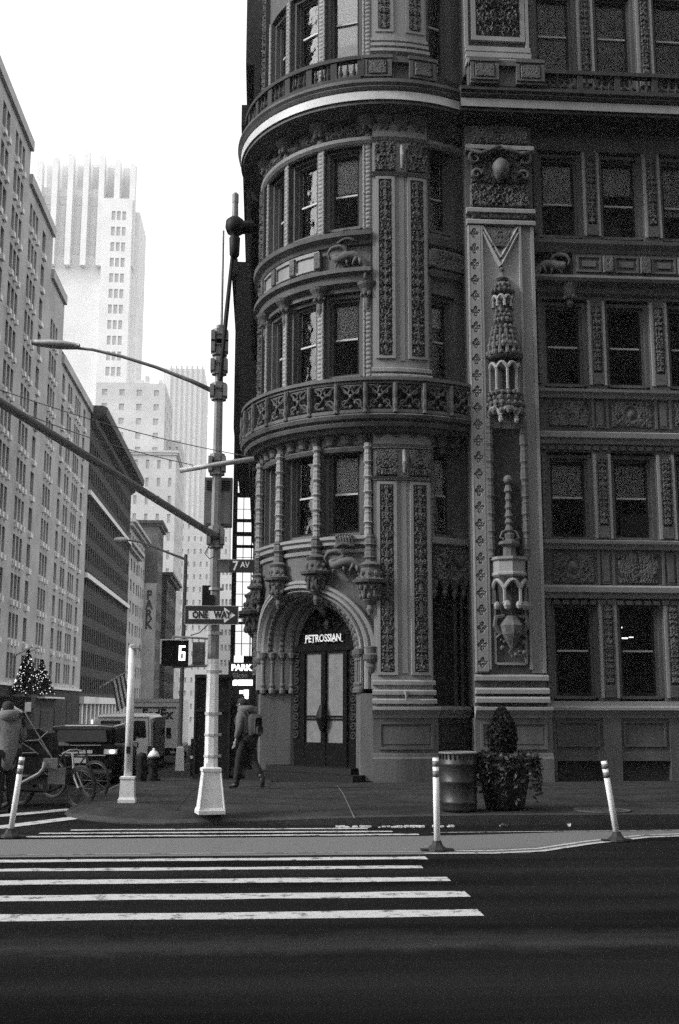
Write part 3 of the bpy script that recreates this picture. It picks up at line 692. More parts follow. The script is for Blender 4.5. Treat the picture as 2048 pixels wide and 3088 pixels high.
# ---- first balcony of the tower with carved openwork
B1 = [(.0, 7.98), (.28, 8.02), (.34, 8.10), (.46, 8.12), (.50, 8.2), (.46, 8.24), (.56, 8.28), (.60, 8.36), (.52, 8.42), (.0, 8.45)]
mb = MB(); fmould(mb, TW, -128 * D, 34 * D, B1, 60); P_('balcony_slab', mb, M['stone'])
mb = MB(); fslab(mb, TW, -128 * D, 34 * D, 9.2, 9.28, .40, .58, 60); fslab(mb, TW, -128 * D, 34 * D, 9.13, 9.2, .43, .52, 60); fslab(mb, TW, -128 * D, 34 * D, 8.42, 8.5, .40, .55, 60)
P_('balcony_rail', mb, M['stone'])
mb = MB(); fslab(mb, TW, -128 * D, 34 * D, 8.5, 9.15, .28, .30, 60); P_('balcony_back', mb, M['core'])
ang = 32.5; i = 0
while ang > -126:
    mb = MB(); c = ang * D
    fslab(mb, TW, c - .045, c + .045, 8.5, 9.15, .42, .56); mb.tube([TW(c, 8.42 + t, .57) for t in (0, .08, .2, .35, .5, .72)], [.06, .035, .055, .03, .05, .03], 6); P_split('balcony_post', mb, M['stone'])
    a = (ang - 11) * D; mid = (c + a) / 2; hw = (c - a) / 2 * .85
    mb = MB()
    for (sx_, q) in ((-1, 0), (1, 0), (-1, 1), (1, 1)):
        cx = mid + sx_ * hw * .45; cz = 8.68 + q * .29; pts = []
        for j in range(11):
            th = sx_ * (j / 10 * 1.6 * PI) + (PI / 2 if q else -PI / 2) + (i % 3) * .4; r = .11 * (1 - j / 14)
            pts.append(TW(cx + r * math.cos(th), cz + r * math.sin(th), .48))
        mb.tube(pts, .026, 5)
    mb.tube([TW(mid - hw, 8.52, .48), TW(mid, 8.83, .5), TW(mid + hw, 9.12, .48)], .022, 5); mb.tube([TW(mid + hw, 8.52, .48), TW(mid, 8.83, .5), TW(mid - hw, 9.12, .48)], .022, 5)
    mb.ball(TW(mid, 8.83, .5), .06, 7, 5); mb.ball(TW(mid, 9.05, .5), .04, 6, 4); mb.ball(TW(mid, 8.58, .5), .05, 6, 4)
    P_('openwork_panel', mb, M['carved']); ang -= 11; i += 1
ang = 30
while ang > -124:
    c = ang * D; mb = MB(); half_stack(mb, TW, c, .0, [(.03, 7.60), (.07, 7.66), (.06, 7.75), (.12, 7.80), (.13, 7.9), (.16, 7.95), (.16, 8.0)], 6); P_('bracket', mb, M['stone']); ang -= 7.3
mb = MB(); fmould(mb, TW, -112 * D, pa, [(.0, 7.6), (.05, 7.62), (.09, 7.7), (.05, 7.74), (.0, 7.76)], 40); P_('frieze_moulding', mb, M['stone'])

# ---- door portal
ZG = .0
SC = -45 * D; ZS = 2.95
hzf = lambda wv: 1.15 + (wv - 1.32) * .5 / .68
# wall around the arch
mb = MB(); ns = 44; wo_ = 2.0
for i in range(ns):
    s0 = SC - 37 * D + 74 * D * i / ns; s1 = s0 + 74 * D / ns; v = []
    for s_ in (s0, s1):
        q = max(0.0, 1 - ((s_ - SC) / wo_) ** 2); zb = ZS + hzf(wo_) * math.sqrt(q); v += [TW(s_, zb, .0), TW(s_, 4.9, .0)]
    mb.add(v, [(0, 2, 3, 1)])
P_('portal_wall', mb, M['stone'])
PROF = [(2.0, -.02), (2.0, .08), (1.97, .13), (1.90, .13), (1.87, .08), (1.86, .10), (1.82, .15), (1.76, .15), (1.73, .08), (1.71, .0), (1.69, .05), (1.65, .08), (1.61, .03), (1.58, -.08), (1.56, -.22), (1.53, -.20), (1.50, -.2), (1.48, -.26), (1.46, -.36), (1.44, -.48), (1.42, -.46), (1.395, -.46), (1.38, -.52), (1.36, -.62), (1.345, -.72), (1.325, -.70), (1.31, -.72), (1.30, -.95)]
mb = MB(); sweep_arch(mb, TW, SC, ZS, 2.05, PROF, hzf, 36); P_('portal_moulding', mb, M['smooth'])
for (wv, d, am) in ((1.57, -.14, .03), (1.455, -.42, .035), (1.35, -.66, .03)):
    mb = MB(); pts = []
    for k in range(97):
        t = PI - PI * k / 96; pts.append((SC + wv * math.cos(t), ZS + hzf(wv) * math.sin(t)))
    mb.tube([TW(a, b, d + .03) for a, b in pts], [.035 + am * abs(math.sin(k * .9)) for k in range(97)], 6); P_('portal_carved_rope', mb, M['carved'])
# jambs: capital, shafts, base, plain block
for sg in (-1, 1):
    mb = MB(); v = [TW(SC + sg * 1.96, z, .10) for z in (0, 1.95)] + [TW(SC + sg * 1.64, z, .08) for z in (0, 1.95)] + [TW(SC + sg * 1.36, z, -.62) for z in (0, 1.95)] + [TW(SC + sg * 1.30, z, -.95) for z in (0, 1.95)]
    fs = [(0, 2, 3, 1), (2, 4, 5, 3), (4, 6, 7, 5)]; mb.add(v, [q if sg < 0 else q[::-1] for q in fs]); P_('portal_plinth', mb, M['stone'])
    mb = MB()
    for (wv, d) in ((1.62, .02), (1.52, -.18), (1.44, -.42), (1.36, -.64)):
        mb.lathe(*TW(SC + sg * wv, 0, d)[:2], [(.05, 1.95), (.085, 1.97), (.085, 2.05), (.06, 2.1), (.08, 2.16), (.045, 2.22), (.042, 2.68), (.06, 2.70), (.05, 2.76), (.10, 2.84), (.11, 2.95), (.05, 2.97)], 10)
    P_split('portal_colonnette', mb, M['stone'])
# carved console at the arch springing
for sg in (-1, 1):
    mb = MB(); half_stack(mb, TW, SC + sg * 1.88, .05, [(.03, 2.3), (.10, 2.42), (.14, 2.55), (.12, 2.62), (.18, 2.72), (.19, 2.82), (.13, 2.86), (.16, 3.0), (.1, 3.02)], 8); crockets(mb, TW, SC + sg * 1.88, .05, .12, 2.68, 5, .04); P_('portal_console', mb, M['carved'])
# the door itself: straight leaf plane at the back of the portal
DO = Vector((TCX - 2.18 * math.sin(PI / 4), TCY - 2.18 * math.cos(PI / 4), 0)); DT = Vector((math.cos(PI / 4), -math.sin(PI / 4), 0)); DN = Vector((-math.sin(PI / 4), -math.cos(PI / 4), 0))
def DR(s, z, d): return tuple(DO + DT * s + DN * d + Vector((0, 0, z)))
door = MB(); fslab(door, DR, -.74, -.62, .25, 2.98, -.06, .04); fslab(door, DR, .62, .74, .25, 2.98, -.06, .04); fslab(door, DR, -.07, .07, .25, 2.98, -.06, .05); fslab(door, DR, -.62, -.07, .25, .80, -.06, .03); fslab(door, DR, .07, .62, .25, .80, -.06, .03)
fslab(door, DR, -.62, -.07, 1.34, 1.37, -.03, .02); fslab(door, DR, .07, .62, 1.34, 1.37, -.03, .02); fslab(door, DR, -.62, -.07, 1.41, 1.44, -.03, .02); fslab(door, DR, .07, .62, 1.41, 1.44, -.03, .02)
fslab(door, DR, -.62, -.07, 2.93, 2.98, -.04, .03); fslab(door, DR, .07, .62, 2.93, 2.98, -.04, .03)
DOOR = P_('door', door, M['wood'])
for sg in (-1, 1):
    mb = MB(); fslab(mb, DR, sg * .345 - .275, sg * .345 + .275, .8, 2.93, -.03, -.025); P_('pane', mb, M['doorglass'], DOOR)
    mb = MB(); fslab(mb, DR, sg * .345 - .275, sg * .345 + .275, .8, 2.93, -.12, -.11); P_('curtain', mb, M['curtain'], DOOR)
mb = MB(); mb.tube([DR(0, 1.05, .06), DR(0, 1.12, .09), DR(0, 1.25, .1), DR(0, 1.39, .11), DR(0, 1.53, .1), DR(0, 1.66, .09), DR(0, 1.72, .06)], [.03, .06, .10, .14, .10, .06, .02], 8); mb.ball(DR(0, 1.42, .2), .04); P_('handle', mb, M['blackmetal'], DOOR)
for sg in (-1, 1):
    mb = MB(); fslab(mb, DR, min(sg * .74, sg * 1.15), max(sg * .74, sg * 1.15), .25, 2.95, -.06, -.01); P_('door_surround', mb, M['wood'])
    for k in range(10):
        z = .98 + k * .215; c = sg * .92; mb = MB()
        pts = [DR(c + .075 * math.cos(t), z + .075 * math.sin(t), .01) for t in np.linspace(0, 2 * PI, 11)]; mb.tube(pts, .018, 5, False); mb.ball(DR(c, z, .015), .035, 6, 4)
        for q in range(4): mb.ball(DR(c + .085 * math.cos(q * PI / 2 + .8), z + .085 * math.sin(q * PI / 2 + .8), .0), .02, 5, 3)
        P_('door_rosette', mb, M['darkstone'])
mb = MB(); fslab(mb, DR, -1.15, 1.15, 2.98, 3.1, -.06, .06); fslab(mb, DR, -1.2, 1.2, 3.1, 4.4, -.10, -.06); P_('transom', mb, M['wood'])
mb = MB()
for k in range(26):
    a = random.uniform(-.95, .95); z = random.uniform(3.42, 3.1 + 1.0 * math.sqrt(max(0.02, 1 - a * a)))
    pts = [DR(a + .06 * math.cos(t), z + .06 * math.sin(t), -.03) for t in np.linspace(0, 2 * PI, 9)]; mb.tube(pts, .012, 5, False); mb.ball(DR(a, z, -.02), .022, 5, 4)
for k in range(9): mb.tube([DR(0, 3.12, -.03), DR(math.cos(PI * k / 8) * 1.1, 3.12 + math.sin(PI * k / 8) * 1.1, -.03)], .01, 4)
P_('transom_grille', mb, M['blackmetal'])
mb = MB(); mb.tube([DR(.1, 4.12, .12), DR(.1, 3.98, .2), DR(.12, 3.84, .14)], [.10, .13, .05], 8); mb.tube([DR(.1, 3.72, .0), DR(.1, 3.6, .05), DR(.1, 3.5, .0)], [.05, .07, .02], 6); P_('hanging_keystone', mb, M['carved'])
mb = MB(); mb.tube([DR(.08, 4.0, .1), DR(.08, 3.9, .16)], [.05, .07], 8)
put_text(mb, text_mb('PETROSSIAN', .25, .012, .83, .004), DR(-.02, 3.28, .03), tuple(DT))
tx = MB(); put_text(tx, text_mb('PETROSSIAN', .25, .012, .83, .004), DR(-.02, 3.28, .03), tuple(DT))
# small serifs at the stems, as in the engraved letters
for xx in (-.60, -.345, .33, .60):
    fslab(tx, DR, xx - .03, xx + .03, 3.185, 3.197, .02, .042)
P_('sign_lettering', tx, M['signwhite'])
mb = MB()
for (w0, h0, h1, dd) in ((1.7, -.3, .13, .95), (1.35, .12, .26, .6)): fslab(mb, DR, -w0, w0, h0, h1, -.1, dd)
P_('doorstep', mb, M['blackmetal'])
def arcs_small(mb, F, s, d, r, z0, z1):
    for k in range(4):
        ph = -1.35 + .9 * k; p = lambda z: F(s + r * math.sin(ph), z, d + r * math.cos(ph)); mb.tube([p(z0), p((z0 + z1) / 2), p(z1)], [.012, .03, .035], 5)
# ---- canopied brackets standing over the arch
def canopy(F, s, zl, d0=.05, k=1.0, m='stone'):
    mb = MB(); half_stack(mb, F, s, d0, [(.035 * k, zl - .62 * k), (.07 * k, zl - .52 * k), (.05 * k, zl - .44 * k), (.13 * k, zl - .36 * k), (.17 * k, zl - .20 * k), (.2 * k, zl - .06 * k), (.30 * k, zl - .03 * k), (.32 * k, zl + .02 * k), (.20 * k, zl + .06 * k), (.17 * k, zl + .24 * k), (.21 * k, zl + .30 * k), (.12 * k, zl + .36 * k)], 8)
    crockets(mb, F, s, d0, .19 * k, zl + .14 * k, 5, .04 * k); crockets(mb, F, s, d0, .16 * k, zl - .28 * k, 5, .045 * k); crockets(mb, F, s, d0, .22 * k, zl + .05 * k, 7, .03 * k); crockets(mb, F, s, d0, .2 * k, zl - .12 * k, 6, .035 * k); arcs_small(mb, F, s, d0, .19 * k, zl - .3 * k, zl - .14 * k)
    P_('canopied_bracket', mb, M[m])
canopy(TW, -34 * D, 4.74, .12, 1.2); canopy(TW, -56 * D, 4.68, .12, 1.15); canopy(TW, -10.5 * D, 4.5, .14, 1.25); canopy(TW, -79 * D, 4.6, .1); canopy(TW, -88 * D, 4.0, .12, 1.5, 'darkstone'); 
for s_ in (-34, -56, -10.5):
    mb = MB(); fcol(mb, TW, s_ * D, .13, 4.9, 5.6, .12, 8, .3, .3); P_split('colonnette', mb, M['stone'])
# carved fringe over the dark side entrance right of the pilaster
mb = MB(); frelief(mb, TW, 16.2 * D, SR - .05, 4.55, 5.38, .0, h_foliage(.10, .9, 61), .026); P_('carved_panel', mb, M['carved'])
for k in range(4): 
    mb = MB(); half_stack(mb, TW, (17.5 + 5.2 * k) * D, .0, [(.02, 4.15), (.07, 4.28), (.05, 4.35), (.11, 4.5), (.12, 4.6)], 7); P_('carved_pendant', mb, M['carved'])
wall(TW, 15.6 * D, SR, 1.66, 4.55, 6, -.45, 'core', 'side_door')
mb = MB(); fcol(mb, TW, 31 * D, -.2, 1.66, 4.3, .05, 8); fcol(mb, TW, 33.5 * D, -.1, 1.66, 4.3, .04, 8); P_split('colonnette', mb, M['darkstone'])

# ---- base course of the tower right of the door and of the straight front
def base(F, s0, s1, n=1, o=0.0, panels=1, door=False, m='stone'):
    mb = MB()
    fmould(mb, F, s0, s1, [(o - .02, 1.38), (o + .02, 1.40), (o + .05, 1.46), (o + .14, 1.55), (o + .17, 1.58), (o + .17, 1.64), (o - .1, 1.67)], n); P_('ledge', mb, M['smooth'])
    mb = MB(); fslab(mb, F, s0, s1, .45, 1.40, o - .4, o, n); fslab(mb, F, s0, s1, -.5, .42, o - .4, o + .09, n)
    fmould(mb, F, s0, s1, [(o, .42), (o + .09, .42), (o + .09, .5), (o + .05, .54), (o + .04, .6), (o, .62)], n)
    p = (s1 - s0) / panels
    for i in range(panels):
        a, b = s0 + p * i + .12, s0 + p * (i + 1) - .12; k = max(1, n // panels)
        fslab(mb, F, a, b, 1.26, 1.32, o - .02, o + .035, k); fslab(mb, F, a, b, .70, .76, o - .02, o + .035, k); fslab(mb, F, a, a + .06, .76, 1.26, o - .02, o + .035); fslab(mb, F, b - .06, b, .76, 1.26, o - .02, o + .035)
        fslab(mb, F, a + .1, b - .1, .82, 1.2, o - .02, o + .015, k)
    P_('base_course', mb, M[m])
base(TW, -9.5 * D, 17.5 * D, 6, .14)
base(TW, 17.5 * D, SR, 4, -.12, 1, m='darkstone')
base(TW, -127 * D, -83 * D, 10, .08, 2, m='darkstone')
# ---- the pier (niche tower)
d0 = PF
mb = MB(); fslab(mb, FL, 4.92, 6.6, 1.66, 16.0, -.4, d0 - .08); fslab(mb, FL, 4.95, 6.62, 17.4, ZT, -.4, d0 - .05)
P_('pier', mb, M['stone'])
base(FL, 4.9, 6.68, 1, d0)
mb = MB(); fslab(mb, FL, 4.94, 5.24, 2.42, 13.5, d0 - .09, d0 + .0); fslab(mb, FL, 6.26, 6.58, 2.42, 13.5, d0 - .09, d0 - .04)
fslab(mb, FL, 5.24, 5.30, 2.5, 13.3, d0 - .09, d0 + .05); fslab(mb, FL, 6.20, 6.26, 2.5, 13.3, d0 - .09, d0 + .05); fslab(mb, FL, 6.5, 6.58, 2.42, 13.4, d0 - .04, d0 + .03)
P_('pier_border', mb, M['smooth'])
mb = MB(); frelief(mb, FL, 4.97, 5.22, 2.45, 13.3, d0 + .05, h_quatre(.40, .06), .022)
fslab(mb, FL, 4.955, 4.97, 2.45, 13.3, d0, d0 + .055); fslab(mb, FL, 5.22, 5.235, 2.45, 13.3, d0, d0 + .055); P_('quatrefoil_strip', mb, M['smooth'])
mb = MB()
for (z, dd) in ((2.36, .05), (2.06, .10), (1.86, .13), (13.45, .08), (13.75, .1), (15.40, .14)): fmould(mb, FL, 4.92, 6.62, [(d0 - .1, z - .13), (d0 + dd, z - .11), (d0 + dd, z - .02), (d0 + dd - .05, z + .02), (d0 - .1, z + .03)])
P_split('pier_moulding', mb, M['smooth'])
# smooth panel with a chevron
mb = MB(); fslab(mb, FL, 5.30, 6.20, 8.2, 13.3, d0 - .09, d0 - .03); P_('pier_panel', mb, M['smooth'])
mb = MB()
def bar2(mb, a, b, w_, dz): 
    n = Vector((b[0] - a[0], b[1] - a[1])).normalized(); nx, nz = -n.y * w_, n.x * w_
    v = [FL(a[0] + nx, a[1] + nz, d0 - .03), FL(b[0] + nx, b[1] + nz, d0 - .03), FL(b[0] - nx, b[1] - nz, d0 - .03), FL(a[0] - nx, a[1] - nz, d0 - .03), FL(a[0], a[1], d0 + dz), FL(b[0], b[1], d0 + dz)]
    mb.add(v, [(0, 1, 5, 4), (4, 5, 2, 3)])
for w_ in (0, .16): bar2(mb, (5.31, 13.30 - w_), (5.75, 12.50 - w_ * 1.3), .075, .06); bar2(mb, (6.19, 13.30 - w_), (5.75, 12.50 - w_ * 1.3), .075, .06)
P_('chevron', mb, M['smooth'])
mb = MB(); frelief(mb, FL, 5.5, 6.0, 12.75, 13.2, d0 - .02, h_foliage(.05, .6, 70)); P_('carved_panel', mb, M['carved'])
# capital of the pier
mb = MB(); frelief(mb, FL, 5.02, 6.5, 13.8, 14.42, d0 - .04, h_foliage(.09, .9, 71), .026); frelief(mb, FL, 5.05, 6.45, 13.5, 13.72, d0 - .02, h_foliage(.05, .5, 72), .03); P_('pier_capital', mb, M['carved'])
mb = MB()
for sg in (-1, 1):
    for (cx, cz, r, turns) in ((.62, 15.05, .22, 1.5), (.60, 14.62, .15, 1.3), (.28, 15.2, .13, 1.2)):
        pts = [FL(5.77 + sg * (cx + r * (1 - j / 20) * math.cos(PI + turns * 2 * PI * j / 20)), cz + r * (1 - j / 20) * math.sin(turns * 2 * PI * j / 20), d0 + .1) for j in range(18)]; mb.tube(pts, [.055 - .0015 * j for j in range(18)], 6)
    mb.tube([FL(5.77 + sg * .85, 15.3, d0 + .1), FL(5.77 + sg * .5, 15.12, d0 + .2), FL(5.77 + sg * .2, 15.25, d0 + .22), FL(5.77, 15.33, d0 + .22)], [.04, .06, .06, .05], 6)
mb.tube([FL(5.77, 14.45, d0 + .02), FL(5.77, 14.6, d0 + .12), FL(5.77, 14.85, d0 + .18), FL(5.77, 15.05, d0 + .1)], [.06, .18, .22, .06], 10)
P_('cartouche', mb, M['carved'], smooth=True)
mb = MB(); frelief(mb, FL, 5.05, 6.5, 14.45, 15.3, d0 - .06, h_foliage(.07, 1.0, 73), .026); frelief(mb, FL, 5.1, 6.5, 15.5, 16.0, d0 - .06, h_foliage(.07, .9, 74), .03); P_('carved_panel', mb, M['carved'])
for (F, a, b, dd) in ((FL, 5.12, 6.5, d0 - .05),):
    mb = MB()
    for (u0, u1, w0, w1) in ((a, a + .12, 18.3, 22), (b - .12, b, 18.3, 22), (a + .12, b - .12, 18.3, 18.42), (a - .17, a - .08, 18.1, 22), (b + .02, b + .1, 18.1, 22)): fslab(mb, F, u0, u1, w0, w1, dd - .02, dd + .09)
    for (z, q) in ((18.05, .14), (17.85, .2), (17.65, .26)): fslab(mb, F, a - .16, b + .12, z - .08, z + .05, dd - .02, dd + q)
    P_('pier_panel_frame', mb, M['smooth'])
    mb = MB(); frelief(mb, F, a + .13, b - .13, 18.43, 21, dd, h_foliage(.09, 1.1, 77), .028); P_('carved_panel', mb, M['carved'])
# great canopy on the pier: stacked turrets
CX_ = 5.77
def arcs(mb, F, s, d, r, z0, z1, n, t=.03):
    """little round-headed arches standing round a half turret"""
    for k in range(n + 1):
        ph = -PI / 2 * .94 + PI * .94 * k / n
        p = lambda z, rr=r: F(s + rr * math.sin(ph), z, d + rr * math.cos(ph)); mb.tube([p(z0), p(z0 + .03), p(z1)], [t * 1.6, t, t], 6)
        if k < n:
            ph2 = -PI / 2 * .94 + PI * .94 * (k + 1) / n; pts = []
            for j in range(7):
                q = ph + (ph2 - ph) * j / 6; zz = z1 + abs(ph2 - ph) * r * .5 * math.sin(PI * j / 6); pts.append(F(s + r * math.sin(q), zz, d + r * math.cos(q)))
            mb.tube(pts, t * 1.3, 6)
mb = MB(); half_stack(mb, FL, CX_, d0 - .03, [(.05, 11.93), (.12, 11.9), (.16, 11.95), (.06, 12.05), (.03, 12.12), (.07, 12.2), (.02, 12.28)], 10)
half_stack(mb, FL, CX_, d0 - .03, [(.16, 11.55), (.26, 11.58), (.27, 11.64), (.15, 11.7), (.12, 11.85), (.04, 11.93)], 10); crockets(mb, FL, CX_, d0, .17, 11.76, 5, .05)
half_stack(mb, FL, CX_, d0 - .03, [(.14, 10.75), (.20, 10.8), (.14, 10.9), (.18, 11.05), (.14, 11.15), (.14, 11.55)], 10); crockets(mb, FL, CX_, d0, .19, 10.98, 5, .05); crockets(mb, FL, CX_, d0, .17, 11.1, 4, .045)
half_stack(mb, FL, CX_, d0 - .03, [(.36, 9.88), (.42, 9.92), (.43, 9.97), (.34, 10.05), (.27, 10.3), (.25, 10.5), (.24, 10.7), (.28, 10.75), (.15, 10.8)], 12)
for zz, rr in ((10.12, .36), (10.28, .32), (10.42, .30), (10.56, .28), (10.66, .27)): crockets(mb, FL, CX_, d0, rr, zz, 7, .05)
half_stack(mb, FL, CX_, d0 - .03, [(.38, 8.62), (.44, 8.66), (.44, 8.72), (.36, 8.78), (.34, 8.95), (.38, 9.0), (.38, 9.06), (.2, 9.1)], 12); crockets(mb, FL, CX_, d0, .40, 8.88, 7, .05)
for zz, rr, nn, sz in ((11.3, .17, 5, .05), (10.86, .2, 6, .055), (10.0, .42, 9, .045), (10.2, .36, 8, .07), (10.36, .33, 8, .06), (10.5, .3, 7, .06), (9.0, .40, 9, .05), (8.74, .44, 9, .05), (8.55, .40, 7, .07), (11.62, .27, 7, .035)): crockets(mb, FL, CX_, d0, rr, zz, nn, sz)
for k in range(7):
    ph = -1.35 + .45 * k; mb.tube([FL(CX_ + .40 * math.sin(ph), 9.95, d0 + .4 * math.cos(ph)), FL(CX_ + .36 * math.sin(ph), 10.25, d0 + .36 * math.cos(ph)), FL(CX_ + .34 * math.sin(ph), 10.5, d0 + .34 * math.cos(ph))], [.05, .04, .012], 6)
P_('niche_canopy', mb, M['carved'])
mb = MB(); arcs(mb, FL, CX_, d0 - .03, .24, 11.2, 11.38, 4); arcs(mb, FL, CX_, d0 - .03, .36, 9.08, 9.62, 4, .035); arcs(mb, FL, CX_, d0 - .03, .40, 8.38, 8.45, 3, .04)
for k in range(4): mb.ball(FL(CX_ + .40 * math.sin(-1.45 + .97 * k), 8.33, d0 + .4 * math.cos(-1.45 + .97 * k) - .03), .06, 6, 5, 1.4)
P_('canopy_arcade', mb, M['smooth'])
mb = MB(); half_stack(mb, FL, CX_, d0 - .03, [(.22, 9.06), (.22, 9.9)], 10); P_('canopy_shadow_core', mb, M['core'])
# niche: dark recess, banded shafts, candelabrum and pedestal
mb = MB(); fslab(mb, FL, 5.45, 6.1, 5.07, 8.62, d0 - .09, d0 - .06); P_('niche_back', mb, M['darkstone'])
mb = MB()
for s_ in (5.36, 6.18): fcol(mb, FL, s_, d0 + .03, 5.07, 8.4, .085, 8, .42, .22)
P_split('banded_shaft', mb, M['stone'])
mb = MB(); mb.tube([FL(CX_, z, d0 + .08) for z in (5.07, 5.08, 5.32, 5.38, 5.45)], [.18, .16, .15, .26, .25], 8)
mb.tube([FL(CX_, z, d0 + .08) for z in (5.45, 5.5, 5.62, 5.66, 5.72, 5.85, 5.9, 6.0, 6.05, 6.2, 6.26, 6.4, 6.46, 6.6, 6.65, 6.8)], [.2, .12, .14, .07, .11, .06, .1, .06, .1, .055, .09, .05, .08, .05, .1, .06], 8); mb.ball(FL(CX_, 6.93, d0 + .08), .11, 10, 8)
for sg in (-1, 1): mb.tube([FL(CX_ + sg * .05, 5.72, d0 + .1), FL(CX_ + sg * .16, 5.68, d0 + .12), FL(CX_ + sg * .22, 5.55, d0 + .12), FL(CX_ + sg * .14, 5.5, d0 + .14)], .03, 6)
P_('candelabrum', mb, M['stone'])
mb = MB(); half_stack(mb, FL, CX_, d0 - .05, [(.40, 4.62), (.44, 4.66), (.44, 4.7), (.41, 4.74), (.41, 4.98), (.47, 5.02), (.48, 5.08), (.3, 5.09)], 4); P_('pedestal_balconet', mb, M['smooth'])
mb = MB(); half_stack(mb, FL, CX_, d0 - .05, [(.10, 3.62), (.2, 3.74), (.26, 3.9), (.27, 4.2), (.36, 4.5), (.40, 4.62)], 6); P_('pedestal_corbel', mb, M['darkstone'])
mb = MB(); arcs(mb, FL, CX_, d0 - .05, .39, 4.0, 4.35, 3, .04); crockets(mb, FL, CX_, d0, .36, 3.95, 4, .08); P_('pedestal_arcade', mb, M['smooth'])
mb = MB(); mb.tube([FL(CX_, z, d0 + .1) for z in (2.95, 3.1, 3.3, 3.5, 3.72)], [.03, .12, .24, .28, .12], 8)
for sg in (-1, 1): mb.tube([FL(CX_ + sg * .15, 3.72, d0 + .1), FL(CX_ + sg * .36, 3.68, d0 + .1), FL(CX_ + sg * .38, 3.5, d0 + .1), FL(CX_ + sg * .26, 3.3, d0 + .1), FL(CX_ + sg * .34, 3.22, d0 + .06)], [.04, .06, .06, .05, .03], 6)
for k in range(26): mb.ball(FL(CX_ + random.uniform(-.3, .3), random.uniform(2.75, 3.7), d0 + random.uniform(.0, .16)), random.uniform(.03, .06), 6, 4)
P_('hanging_crest', mb, M['carved'])
mb = MB(); fslab(mb, FL, 5.38, 5.43, 2.62, 4.6, d0 - .09, d0 + .02); fslab(mb, FL, 6.10, 6.15, 2.62, 4.6, d0 - .09, d0 + .02); fslab(mb, FL, 5.43, 6.10, 2.6, 2.66, d0 - .09, d0 + .02); P_('pier_panel_frame', mb, M['smooth'])

# ---- straight front: repeated bays
X0, PITCHX = 6.87, 1.58; OW = 1.12
gl = [(1.86, 4.14, 2.97), (5.64, 7.72, 6.68), (9.46, 11.62, 10.5), (13.35, 15.6, 14.3), (17.5, 20.2, 19)]
bl = {(1, 0): 6.72, (1, 1): 6.7, (3, 0): 14.3, (3, 1): 14.62, (3, 2): 14.1, (4, 0): 17.9, (4, 1): 18.05, (4, 2): 17.9, (1, 2): 6.9}
NB = 6
for li, (z0, z1, rl) in enumerate(gl):
    for b_ in range(NB):
        a = X0 + b_ * PITCHX; rail = rl
        if (li, b_) == (1, 1): rail = 6.68
        window(FL, a, a + OW, z0, z1, rail, bl.get((li, b_), None if b_ < 3 else (rl + .1 if b_ % 2 else None)), ac=((li, b_) == (1, 1)))
    for b_ in range(NB):
        a = X0 + b_ * PITCHX + OW; w_ = PITCHX - OW; mb = MB()
        fslab(mb, FL, a, a + w_, z0 - .12, z1 + .05, -.45, .0); M1 = P_('mullion', mb, M['stone'])
        for (u0, u1) in ((a + .015, a + .08), (a + w_ - .08, a + w_ - .015)): mb = MB(); fslab(mb, FL, u0, u1, z0, z1, 0, .05); P_('lit_mullion_edge', mb, M['smooth'], M1)  # bright strips: light on the jambs put into the colour
        mb = MB()
        frelief(mb, FL, a + .13, a + w_ - .13, z0 + .35, z1 - .1, .02, h_candel(.3, .05, b_ + li), .022)
        for q in (a + .10, a + w_ - .10): fcol(mb, FL, q, .03, z0 + .1, z1 - .05, .024, 6, .1, .4)
        fslab(mb, FL, a + .1, a + w_ - .1, z0 + .02, z0 + .3, .0, .06); P_('mullion_ornament', mb, M['carved'], M1)
    # left end of the run
    mb = MB(); fslab(mb, FL, 6.55, X0, z0 - .12, z1 + .05, -.45, .0); fcol(mb, FL, 6.76, .04, z0, z1, .05, 6, .16, .35); P_('mullion', mb, M['stone'])
def band(z0, z1, m='stone'):
    mb = MB(); fslab(mb, FL, 6.55, XR, z0, z1, -.45, .0); P_('wall', mb, M[m])
band(4.19, 5.52); band(7.77, 9.34); band(11.67, 13.23); band(15.65, 17.38); band(20.25, ZT)
for (zb, zm, zc) in ((4.19, 4.52, 5.36), (7.95, 8.36, 9.1)):
    mb = MB(); fmould(mb, FL, 6.62, XR, [(.0, zb), (.06, zb + .01), (.10, zb + .1), (.20, zb + .14), (.22, zb + .26), (.10, zb + .31), (.0, zb + .33)]); fmould(mb, FL, 6.62, XR, [(.0, zc), (.08, zc + .01), (.12, zc + .08), (.22, zc + .13), (.24, zc + .2), (.05, zc + .24), (.0, zc + .24)]); P_split('band_moulding', mb, M['smooth'])
    mb = MB()
    for k in range(int((XR - 6.7) / .22)): fslab(mb, FL, 6.7 + k * .22, 6.7 + k * .22 + .14, zb - .14, zb - .04, .0, .07)
    P_('dentil', mb, M['stone'])
    for b_ in range(NB):
        a = X0 + b_ * PITCHX; mb = MB(); frelief(mb, FL, a + .06, a + OW - .06, zm + .04, zc - .05, .01, (h_cartouche(.06) if b_ % 2 == (zb > 5) else h_foliage(.05, .9, 80 + b_)), .024)
        P_('carved_panel', mb, M['carved'])
        mb = MB(); q = a + OW
        for (u0, u1) in ((q + .02, q + .08), (q + .38, q + .44)): fslab(mb, FL, u0, u1, zm, zc, 0, .07)
        fslab(mb, FL, q + .13, q + .33, zm + .02, zc - .06, 0, .05); fslab(mb, FL, q + .16, q + .30, zm + .08, zc - .12, .05, .07); P_split('spandrel_pier', mb, M['stone'])
